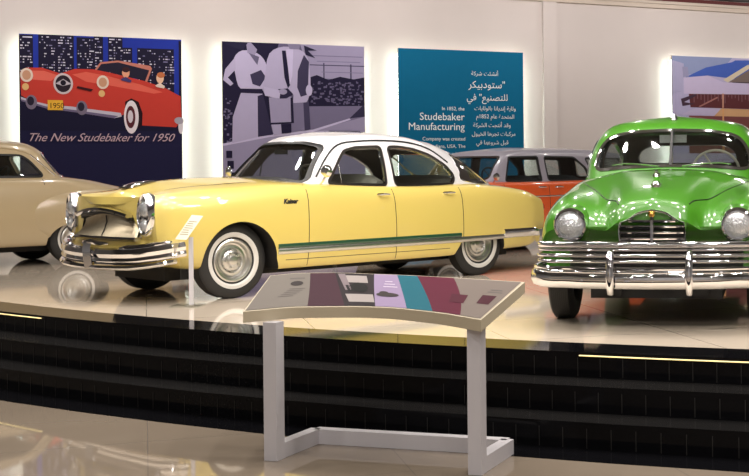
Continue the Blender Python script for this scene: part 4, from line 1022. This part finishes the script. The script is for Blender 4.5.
# swelling front fenders that fade into the doors
for s_ in (1, -1):
    G = []; nu, nv = 26, 20
    for i in range(nu + 1):
        t = -1 + 2 * i / nu; xx = math.copysign(abs(math.sin(t * math.pi / 2)), t); row = []
        k = max(0., 1 - abs(xx) ** 2.6) ** .5
        for j in range(nv):
            a = 2 * math.pi * j / nv
            ca, sa = math.cos(a), math.sin(a); ca = math.copysign(abs(ca) ** .8, ca); sa = math.copysign(abs(sa) ** .8, sa)
            row.append((.30 + 1.06 * xx, s_ * (.755 + .165 * k * ca), .66 + .01 * xx + (.40 if sa < 0 else .33) * k * sa))
        G.append(row)
    mbf = MB().add([p for r_ in G for p in r_], [(i * nv + j, i * nv + (j + 1) % nv, (i + 1) * nv + (j + 1) % nv, (i + 1) * nv + j) for i in range(nu) for j in range(nv)])
    fm = mbf.mesh('front_fender', [M['beige']], weld=1e-4)
    link('front_fender', boolean(fm, [(prism_y(WAx, .2 * s_, 1.3 * s_), WH)], ang=45), bei)
    for x, z0, z1 in ((-.42, 1.05, 1.12), (-1.35, .27, 1.1)):
        seam('door_gap', [side_pt(BB, x, z0 + (z1 - z0) * i / 12, s_, -.001) for i in range(13)], bei)
    seam('hood_gap', [top_pt(BB, x, .52 * s_) for x in np.linspace(.0, 1.45, 14)], bei, .004, up=(0, 0, 1))
    handle(BB, bei, -1.2, .98, s_)
GBe = [
 [(.12, 0, 1.12), (.04, .36, 1.11), (-.18, .70, 1.06), (-.6, .75, 1.04), (-1.2, .755, 1.04), (-1.8, .72, 1.04), (-2.25, .60, 1.03), (-2.55, .34, 1.03), (-2.65, 0, 1.03)],
 [(-.10, 0, 1.36), (-.16, .34, 1.35), (-.36, .63, 1.33), (-.7, .69, 1.32), (-1.2, .70, 1.32), (-1.75, .66, 1.31), (-2.1, .53, 1.28), (-2.35, .30, 1.28), (-2.43, 0, 1.28)],
 [(-.26, 0, 1.51), (-.30, .32, 1.505), (-.46, .57, 1.48), (-.75, .62, 1.49), (-1.2, .63, 1.50), (-1.65, .59, 1.48), (-1.95, .47, 1.44), (-2.12, .26, 1.44), (-2.18, 0, 1.44)],
 [(-.42, 0, 1.595), (-.45, .30, 1.59), (-.58, .48, 1.575), (-.8, .52, 1.59), (-1.2, .53, 1.60), (-1.55, .49, 1.58), (-1.76, .38, 1.55), (-1.88, .22, 1.55), (-1.92, 0, 1.55)],
 [(-.66, 0, 1.645), (-.68, 0, 1.65), (-.75, 0, 1.655), (-.9, 0, 1.662), (-1.2, 0, 1.665), (-1.42, 0, 1.655), (-1.55, 0, 1.645), (-1.62, 0, 1.635), (-1.64, 0, 1.63)],
]
sb = Shell(GBe)
wb = rounded([(-.62, 1.16), (0, 1.19), (.62, 1.16), (.53, 1.44), (.3, 1.475), (0, 1.48), (-.3, 1.475), (-.53, 1.44)], .07)
rb_ = rounded([(-.46, 1.12), (.46, 1.12), (.36, 1.40), (-.36, 1.40)], .08)
dw = rounded([(-.40, 1.165), (-.56, 1.36), (-.66, 1.43), (-1.22, 1.44), (-1.02, 1.165)], .05)
qw = rounded([(-1.12, 1.165), (-1.32, 1.43), (-1.6, 1.40), (-1.86, 1.28), (-1.92, 1.165)], .06)
wins = [('windshield', 'x', wb, -.62, .5, 'chrome'), ('rear_window', 'x', rb_, -3, -2.0, 'chrome')]
for s_ in (1, -1): wins += [('door_window', 'y', dw, .3 * s_, 1.1 * s_, 'black'), ('quarter_window', 'y', qw, .3 * s_, 1.1 * s_, 'black')]
cabin(bei, sb, wins, M['beige'], M['glass'], fw=.02)
SBB = BVHTree.FromPolygons(sb.v, sb.f)
for s_ in (1, -1):
    P = [side_pt(SBB, x, z, s_, .002) for x, z in crom([(-.30, 1.20), (-.45, 1.37), (-.58, 1.475), (-.85, 1.53), (-1.2, 1.54), (-1.6, 1.50), (-1.9, 1.38)], 4)]
    obj('drip_rail', MB().tube([p for p in P if p is not None], .011, n=8, up=(0, 1, 0)), M['beige'], bei)
    obj('windshield_pillar_trim', MB().tube([p for p in (side_pt(SBB, -.235 - .30 * t, 1.17 + .27 * t, s_, .004) for t in np.linspace(0, 1, 8)) if p is not None], .012, n=8, up=(0, 1, 0)), M['chrome'], bei)
for x, h_ in ((-1.05, 1.12),): obj('bench_seat', seat_mb(x, -.55, .55, .6, h_), M['seat_dark'], bei, ang=50)
steering(bei, -.55, .34, 1.12, .2, 'black')
wr = wrap(1.80, .80, .42, 1.3, .12, .22)
obj('front_bumper', MB().sweep(wr, [(.0, -.07), (.05, -.04), (.055, .03), (0, .07), (-.02, 0)]), M['chrome'], bei, ang=50)
obj('rear_bumper', MB().sweep([(-x, y, z) for x, y, z in wrap(3.46, .78, .42, 3.0, .12, .22)], [(.0, -.07), (-.05, -.04), (-.055, .03), (0, .07), (.02, 0)]), M['chrome'], bei, ang=50)
obj('nose_ring', MB().lathe([(.13, -.12), (.14, .03), (.10, .09), (.07, .06), (.05, .08), (0, .16)], c=(1.70, 0, .70), n=32, frame=Matrix(((0, 0, 1), (1, 0, 0), (0, 1, 0)))), M['chrome'], bei)
for s_ in (1, -1):
    fr = Matrix(((0, 0, 1), (1, 0, 0), (0, 1, 0)))
    obj('headlight', MB().lathe([(.11, -.10), (.11, .02), (.10, .04), (.09, .03), (.05, .05), (0, .06)], c=(1.58, .52 * s_, .72), n=32, frame=fr), M['lens'], bei)
obj('chassis', MB().box((-1.0, 0, .24), (4.2, .9, .12)).box((0, 0, .34), (.12, 1.2, .08)).box((-2.75, 0, .34), (.12, 1.2, .08)), M['under'], bei, smooth=False)
for s_ in (1, -1): wheel(bei, 0, .68 * s_, s_, .335, .17, (.21, .245)); wheel(bei, -2.75, .66 * s_, s_, .335, .17, (.21, .245))

# ------------------------------------------------------------ orange station wagon with a grey roof behind
wag = thing('station_wagon', 'orange station wagon with lavender grey roof, between yellow and green cars', 'car', (-2.2, 18.0, DECK), R(-132), 'vintage cars on the platform')
GT = [
 ([1.55, 1.55, 1.56, 1.58, 1.60, 1.60, 1.60, 1.60, 1.62, 1.64], [(0, .38), (.60, .385), (.74, .40), (.80, .50), (.82, .64), (.82, .76), (.78, .84), (.70, .87), (.4, .87), (0, .87)]),
 (1.2, [(0, .28), (.64, .285), (.82, .30), (.87, .44), (.88, .62), (.875, .78), (.83, .89), (.74, .93), (.42, .95), (0, .96)]),
 (.6, [(0, .25), (.68, .255), (.84, .27), (.885, .42), (.90, .62), (.89, .80), (.85, .94), (.76, .985), (.45, 1.01), (0, 1.03)]),
 (.0, [(0, .24), (.68, .245), (.84, .26), (.885, .42), (.90, .62), (.89, .82), (.86, .98), (.78, 1.02), (.45, 1.04), (0, 1.05)]),
 (-1.0, [(0, .24), (.68, .245), (.84, .26), (.885, .42), (.90, .62), (.89, .82), (.86, .98), (.79, 1.01), (.45, 1.01), (0, 1.01)]),
 (-2.2, [(0, .24), (.68, .245), (.84, .26), (.885, .42), (.90, .62), (.89, .82), (.86, .98), (.79, 1.02), (.45, 1.02), (0, 1.02)]),
 (-3.1, [(0, .28), (.66, .285), (.82, .30), (.86, .44), (.87, .62), (.86, .80), (.84, .96), (.78, 1.01), (.45, 1.01), (0, 1.01)]),
 ([-3.55, -3.55, -3.56, -3.58, -3.6, -3.6, -3.58, -3.56, -3.56, -3.56], [(0, .36), (.60, .365), (.74, .38), (.79, .48), (.81, .60), (.80, .74), (.78, .90), (.74, .98), (.4, .98), (0, .98)]),
]
gb0 = body_mb(stations(GT), 4, 6, (.04, -.03)).mesh('body', [M['orange']], ang=45)
A1 = [(.40 + .7, 0)] + [(.7 + .39 * math.cos(R(a)), .34 + .36 * math.sin(R(a))) for a in range(0, 181, 8)] + [(.31, 0)]
A2 = [(x - 2.75, z) for x, z in A1]
cuts = []
for s_ in (1, -1): cuts += [(prism_y(A1, .5 * s_, 1.3 * s_), WH), (prism_y(A2, .5 * s_, 1.3 * s_), WH)]
cp = ((-.25, .55), (-.4, .70), (-3.3, .68), (-3.3, -.68), (-.4, -.70), (-.25, -.55))
cuts += [(MB().prism([(x, y, .55) for x, y in cp], [(x, y, 1.6) for x, y in cp]), M['interior'])]
link('body', boolean(gb0, cuts, ang=45), wag)
WB_ = bvh_of(gb0)
GW = [
 [(.02, 0, 1.0), (-.03, .4, 1.0), (-.20, .76, .99), (-.6, .80, .985), (-1.2, .80, .985), (-2.2, .80, .985), (-3.1, .77, .98), (-3.42, .72, .98), (-3.5, .4, .98), (-3.52, 0, .98)],
 [(-.22, 0, 1.22), (-.26, .38, 1.22), (-.32, .71, 1.21), (-.62, .74, 1.2), (-1.2, .745, 1.2), (-2.2, .74, 1.2), (-3.05, .71, 1.19), (-3.32, .66, 1.19), (-3.40, .36, 1.19), (-3.42, 0, 1.19)],
 [(-.42, 0, 1.405), (-.46, .36, 1.40), (-.52, .66, 1.385), (-.72, .685, 1.395), (-1.2, .69, 1.405), (-2.2, .685, 1.405), (-3.0, .655, 1.38), (-3.22, .60, 1.37), (-3.28, .34, 1.375), (-3.30, 0, 1.38)],
 [(-.52, 0, 1.455), (-.55, .34, 1.45), (-.64, .56, 1.445), (-.8, .59, 1.46), (-1.2, .60, 1.475), (-2.2, .595, 1.475), (-2.95, .56, 1.44), (-3.12, .50, 1.43), (-3.17, .30, 1.435), (-3.18, 0, 1.44)],
 [(-.74, 0, 1.495), (-.76, 0, 1.497), (-.82, 0, 1.50), (-.95, 0, 1.51), (-1.25, 0, 1.52), (-2.2, 0, 1.52), (-2.8, 0, 1.50), (-2.92, 0, 1.49), (-2.96, 0, 1.485), (-2.97, 0, 1.48)],
]
sw = Shell(GW)
ww_ = rounded([(-.68, 1.06), (.68, 1.06), (.60, 1.375), (-.60, 1.375)], .06); wr_ = rounded([(-.62, 1.06), (.62, 1.06), (.54, 1.35), (-.54, 1.35)], .06)
w1 = rounded([(-.42, 1.03), (-.56, 1.365), (-1.12, 1.375), (-1.13, 1.03)], .025)
w2 = rounded([(-1.28, 1.03), (-1.27, 1.375), (-1.90, 1.365), (-2.14, 1.20), (-2.19, 1.04)], .045)
w3 = rounded([(-2.32, 1.05), (-2.16, 1.35), (-3.0, 1.34), (-3.12, 1.05)], .04)
wins = [('windshield', 'x', ww_, -.60, .3, 'chrome'), ('tailgate_window', 'x', wr_, -4, -3.2, 'chrome')]
for s_ in (1, -1): wins += [('door_window', 'y', w1, .3 * s_, 1.1 * s_, 'black'), ('door_window', 'y', w2, .3 * s_, 1.1 * s_, 'black'), ('side_window', 'y', w3, .3 * s_, 1.1 * s_, 'black')]
cabin(wag, sw, wins, M['grey'], M['glass'], fw=.016)
for s_ in (1, -1):
    for x, z0, z1 in ((-.30, .27, .98), (-1.2, .27, 1.0), (-2.22, .66, 1.0)): seam('door_gap', [side_pt(WB_, x, z0 + (z1 - z0) * i / 12, s_, -.001) for i in range(13)], wag)
    handle(WB_, wag, -1.05, .93, s_); handle(WB_, wag, -1.40, .93, s_)
    obj('side_moulding', MB().tube([side_pt(WB_, x, .80, s_, .002) for x in np.linspace(1.3, -3.3, 30)], .012, n=8), M['chrome'], wag)
    p = Vector((-.12, .83 * s_, 1.0)); mm = MB().tube([p, p + Vector((0, .06 * s_, .06))], .01, n=6)
    mm.lathe([(0, .03), (.045, .02), (.055, -.01), (0, -.012)], c=tuple(p + Vector((0, .07 * s_, .09))), n=20, frame=Matrix(((0, 0, 1), (1, 0, 0), (0, 1, 0))))
    obj('side_mirror', mm, M['chrome'], wag)
    obj('headlight', MB().lathe([(.10, -.12), (.10, .02), (.09, .04), (.05, .06), (0, .07)], c=(1.60, .62 * s_, .72), n=28, frame=Matrix(((0, 0, 1), (1, 0, 0), (0, 1, 0)))), M['lens'], wag)
    obj('tail_lamp', MB().lathe([(.06, -.06), (.06, .02), (.04, .04), (0, .045)], c=(-3.58, .68 * s_, .74), n=24, frame=Matrix(((0, 0, -1), (1, 0, 0), (0, 1, 0)))), M['red_lens'], wag)
for x, h_ in ((-1.05, 1.10), (-1.95, 1.10)): obj('bench_seat', seat_mb(x, -.6, .6, .55, h_), M['seat_dark'], wag, ang=50)
steering(wag, -.55, .36, 1.04, .2, 'black')
obj('front_bumper', MB().sweep(wrap(1.78, .88, .42, 1.2, .10, .2), [(.0, -.07), (.05, -.04), (.055, .03), (0, .07), (-.02, 0)]), M['chrome'], wag, ang=50)
obj('rear_bumper', MB().sweep([(-x, y, z) for x, y, z in wrap(3.72, .86, .42, 3.2, .10, .2)], [(.0, -.07), (-.05, -.04), (-.055, .03), (0, .07), (.02, 0)]), M['chrome'], wag, ang=50)
b = MB()
for i in range(7): b.tube([(1.66 - .10 * (y / .5) ** 2, y, .56 + i * .035) for y in np.linspace(-.5, .5, 9)], .010, n=6)
obj('front_grille', b, M['chrome'], wag)
obj('chassis', MB().box((-1.0, 0, .24), (4.3, .95, .12)).box((.7, 0, .34), (.12, 1.25, .08)).box((-2.05, 0, .34), (.12, 1.25, .08)), M['under'], wag, smooth=False)
for s_ in (1, -1): wheel(wag, .7, .74 * s_, s_, .34, .18, (.21, .25)); wheel(wag, -2.05, .73 * s_, s_, .34, .18, (.21, .25))

# ------------------------------------------------------------ reading panel in front of the platform
pan = thing('reading_panel', 'white metal reading panel with striped printed top, standing in front of the steps', 'display stand', (-1.30, 7.35, 0))
O_ = Vector((-1.30, 7.35, 0))
fr_ = pchip(np.array([(-2.093, 7.30, .88), (-1.80, 7.47, .885), (-1.52, 7.47, .885), (-1.28, 7.40, .885), (-.985, 7.20, .88), (-.655, 6.80, .88)]), 8)
bk_ = pchip(np.array([(-2.17, 8.20, 1.015), (-1.99, 8.33, 1.02), (-1.80, 8.33, 1.02), (-1.43, 8.17, 1.02), (-1.06, 7.95, 1.02), (-.457, 7.50, 1.02)]), 8)
na = len(fr_); nb = 10
def pgrid(dz, inset=0.):
    out = []
    for i in range(na):
        for j in range(nb):
            t = j / (nb - 1); t = inset + t * (1 - 2 * inset); p = fr_[i] * (1 - t) + bk_[i] * t
            out.append(Vector((p[0], p[1], p[2] + dz)) - O_)
    return out
T_ = pgrid(0); B_2 = pgrid(-.065); q = na * nb; fs = []
for i in range(na - 1):
    for j in range(nb - 1):
        a = i * nb + j; fs += [(a, a + 1, a + nb + 1, a + nb), (q + a, q + a + nb, q + a + nb + 1, q + a + 1)]
for i in range(na - 1):
    for j in (0, nb - 1): a = i * nb + j; fs.append((a, a + nb, q + a + nb, q + a))
for j in range(nb - 1):
    for i in (0, na - 1): a = i * nb + j; fs.append((a, a + 1, q + a + 1, q + a))
obj('panel_top', MB().add(T_ + B_2, fs), M['board'], pan, ang=30)
# printed sheet: colour blocks with small pictures and lettering
cols = [srgb(112, 106, 100), srgb(58, 30, 42), srgb(36, 29, 33), srgb(138, 122, 152), srgb(12, 88, 104), srgb(82, 12, 40), srgb(112, 102, 96)]
edge_f = [.23, .39, .55, .70, .81, .92, 1.01]; edge_b = [.26, .42, .57, .66, .74, .85, 1.01]
def pp(u, t, dz=.0025):
    k = u * (na - 1); i = min(na - 2, int(k)); f = k - i
    a = fr_[i] * (1 - f) + fr_[i + 1] * f; b_ = bk_[i] * (1 - f) + bk_[i + 1] * f; p = a * (1 - t) + b_ * t
    return Vector((p[0], p[1], p[2] + dz)) - O_
mbp = MB(); mats_ = list(cols); nt_ = 8
u0f = u0b = .006
for ci, (ef, eb) in enumerate(zip(edge_f, edge_b)):
    ef, eb = min(ef, .994), min(eb, .994); n = 8; vs = []
    for i in range(n + 1):
        for j in range(nt_ + 1):
            t = .02 + .96 * j / nt_; a0 = u0f + (u0b - u0f) * t; a1 = ef + (eb - ef) * t
            vs.append(pp(a0 + (a1 - a0) * i / n, t))
    mbp.add(vs, [(i * (nt_ + 1) + j, i * (nt_ + 1) + j + 1, (i + 1) * (nt_ + 1) + j + 1, (i + 1) * (nt_ + 1) + j) for i in range(n) for j in range(nt_)], ci)
    u0f, u0b = ef, eb
def patch(u0, u1, t0, t1, m_, dz=.004, sk=.0):
    if m_ not in mats_: mats_.append(m_)
    k = mats_.index(m_); n = 6; vs = []
    for i in range(n + 1):
        for j in range(4): t = t0 + (t1 - t0) * j / 3; vs.append(pp(u0 + (u1 - u0) * i / n + sk * (t - t0), t, dz))
    mbp.add(vs, [(i * 4 + j, i * 4 + j + 1, i * 4 + j + 5, i * 4 + j + 4) for i in range(n) for j in range(3)], k)
def curve_patch(u, t, ru, rt, m_, dz=.0045, n=20):
    if m_ not in mats_: mats_.append(m_)
    mbp.add([pp(u + ru * math.cos(2 * math.pi * i / n), t + rt * math.sin(2 * math.pi * i / n), dz) for i in range(n)], [tuple(range(n))], mats_.index(m_))
dk = srgb(52, 46, 46); md_ = srgb(96, 90, 88); lt = srgb(150, 142, 140)
for k in range(5): patch(.10 + .01 * k, .165 + .014 * k, .30 + .05 * k, .315 + .05 * k, md_)
curve_patch(.175, .66, .035, .07, dk); patch(.13, .22, .80, .83, md_)
patch(.42, .55, .12, .34, lt); patch(.44, .52, .42, .60, srgb(20, 18, 20)); patch(.46, .54, .68, .90, lt, .004); curve_patch(.50, .54, .035, .14, srgb(14, 12, 14), .005); patch(.43, .46, .45, .95, srgb(120, 108, 112))
curve_patch(.615, .35, .05, .06, dk); curve_patch(.60, .40, .02, .05, dk); 
for k in range(3): patch(.60 + .005 * k, .66 - .01 * k, .58 + .08 * k, .60 + .08 * k, srgb(196, 186, 204))
patch(.86, .905, .30, .52, srgb(70, 14, 34)); patch(.94, .975, .34, .56, srgb(62, 16, 32)); patch(.945, .98, .64, .66, md_); patch(.948, .975, .70, .72, md_)
obj('printed_sheet', mbp, mats_, pan, smooth=False, weld=0, fix=False, label='striped printed sheet on the panel top')
def leg(a, w_, z1, ax):
    mb = MB(); h = w_ / 2; c = Vector(a)
    rot = Matrix.Rotation(math.atan2(-.38, 1.265), 3, 'Z'); mb.box((c.x, c.y, z1 / 2), (w_, w_, z1), rot=None)
    vs = []
    for z in (.001, z1):
        for sx, sy in ((-h, -h), (h, -h), (h, h), (-h, h)): vs.append(rot @ Vector((sx, sy, 0)) + Vector((c.x, c.y, z)) - O_)
    return MB().add(vs, [(3, 2, 1, 0), (4, 5, 6, 7)] + [(i, (i + 1) % 4, 4 + (i + 1) % 4, 4 + i) for i in range(4)])
LF, RF, LB, RB = Vector((-1.935, 7.37, 0)), Vector((-.70, 6.98, 0)), Vector((-1.79, 7.82, 0)), Vector((-.565, 7.45, 0))
def ztop(p):
    d = np.hypot(fr_[:, 0] - p.x, fr_[:, 1] - p.y).min(); return .835
obj('leg', leg(LF, .086, .812, 0), M['stand'], pan, smooth=False); obj('leg', leg(RF, .080, .812, 0), M['stand'], pan, smooth=False)
def rail(a, b_, w_=.075, h=.09):
    d = (b_ - a).normalized(); n = Vector((-d.y, d.x, 0)) * w_ / 2
    lo = [a + n, b_ + n, b_ - n, a - n]; lo = [v - O_ + Vector((0, 0, .001)) for v in lo]
    return MB().prism(lo, [v + Vector((0, 0, h)) for v in lo])
obj('foot_rail', rail(LF, LB), M['stand'], pan, smooth=False); obj('foot_rail', rail(RF, RB), M['stand'], pan, smooth=False)
obj('cross_rail', rail(LB, RB), M['stand'], pan, smooth=False)
for u in (.42, .79):
    p = pp(u, .985, 0); obj('panel_clip', MB().lathe([(.018, 0), (.018, .02), (.010, .03), (.010, .05), (0, .052)], c=tuple(p), n=14), M['glass_clear'], pan)

# ------------------------------------------------------------ small caption stand by the yellow car's front wheel
sgn_ = thing('caption_stand', 'slim clear caption stand with tilted white card beside the yellow front wheel', 'sign stand', (-3.645, 11.12, DECK))
obj('base_plate', MB().box((-.04, .02, .008), (.26, .22, .016)), M['glass_clear'], sgn_, smooth=False)
obj('post', MB().box((0, 0, .32), (.036, .02, .60)), M['stand'], sgn_, smooth=False)
obj('clear_back', MB().box((-.075, .05, .22), (.075, .008, .42)), M['glass_clear'], sgn_, smooth=False)
vs = [(-.125, -.05, .605), (-.02, -.06, .60), (.085, .07, .80), (-.02, .08, .81)]
up = Vector((.0, .012, .004))
obj('card', MB().prism(vs, [tuple(Vector(v) + up) for v in vs]), M['card'], sgn_, smooth=False)
def cp_(u, t, d=-.0015): 
    a, b_, c, d_ = [Vector(v) for v in vs]; return (a * (1 - u) + b_ * u) * (1 - t) + (d_ * (1 - u) + c * u) * t + Vector((0, d, -d * .3))
ml = MB()
for k in range(7):
    t0 = .20 + .09 * k; ml.add([cp_(.12, t0), cp_(.85 - .1 * (k % 3), t0), cp_(.85 - .1 * (k % 3), t0 + .03), cp_(.12, t0 + .03)], [(0, 1, 2, 3)])
obj('card_print', ml, srgb(140, 130, 100), sgn_, smooth=False, weld=0, fix=False)
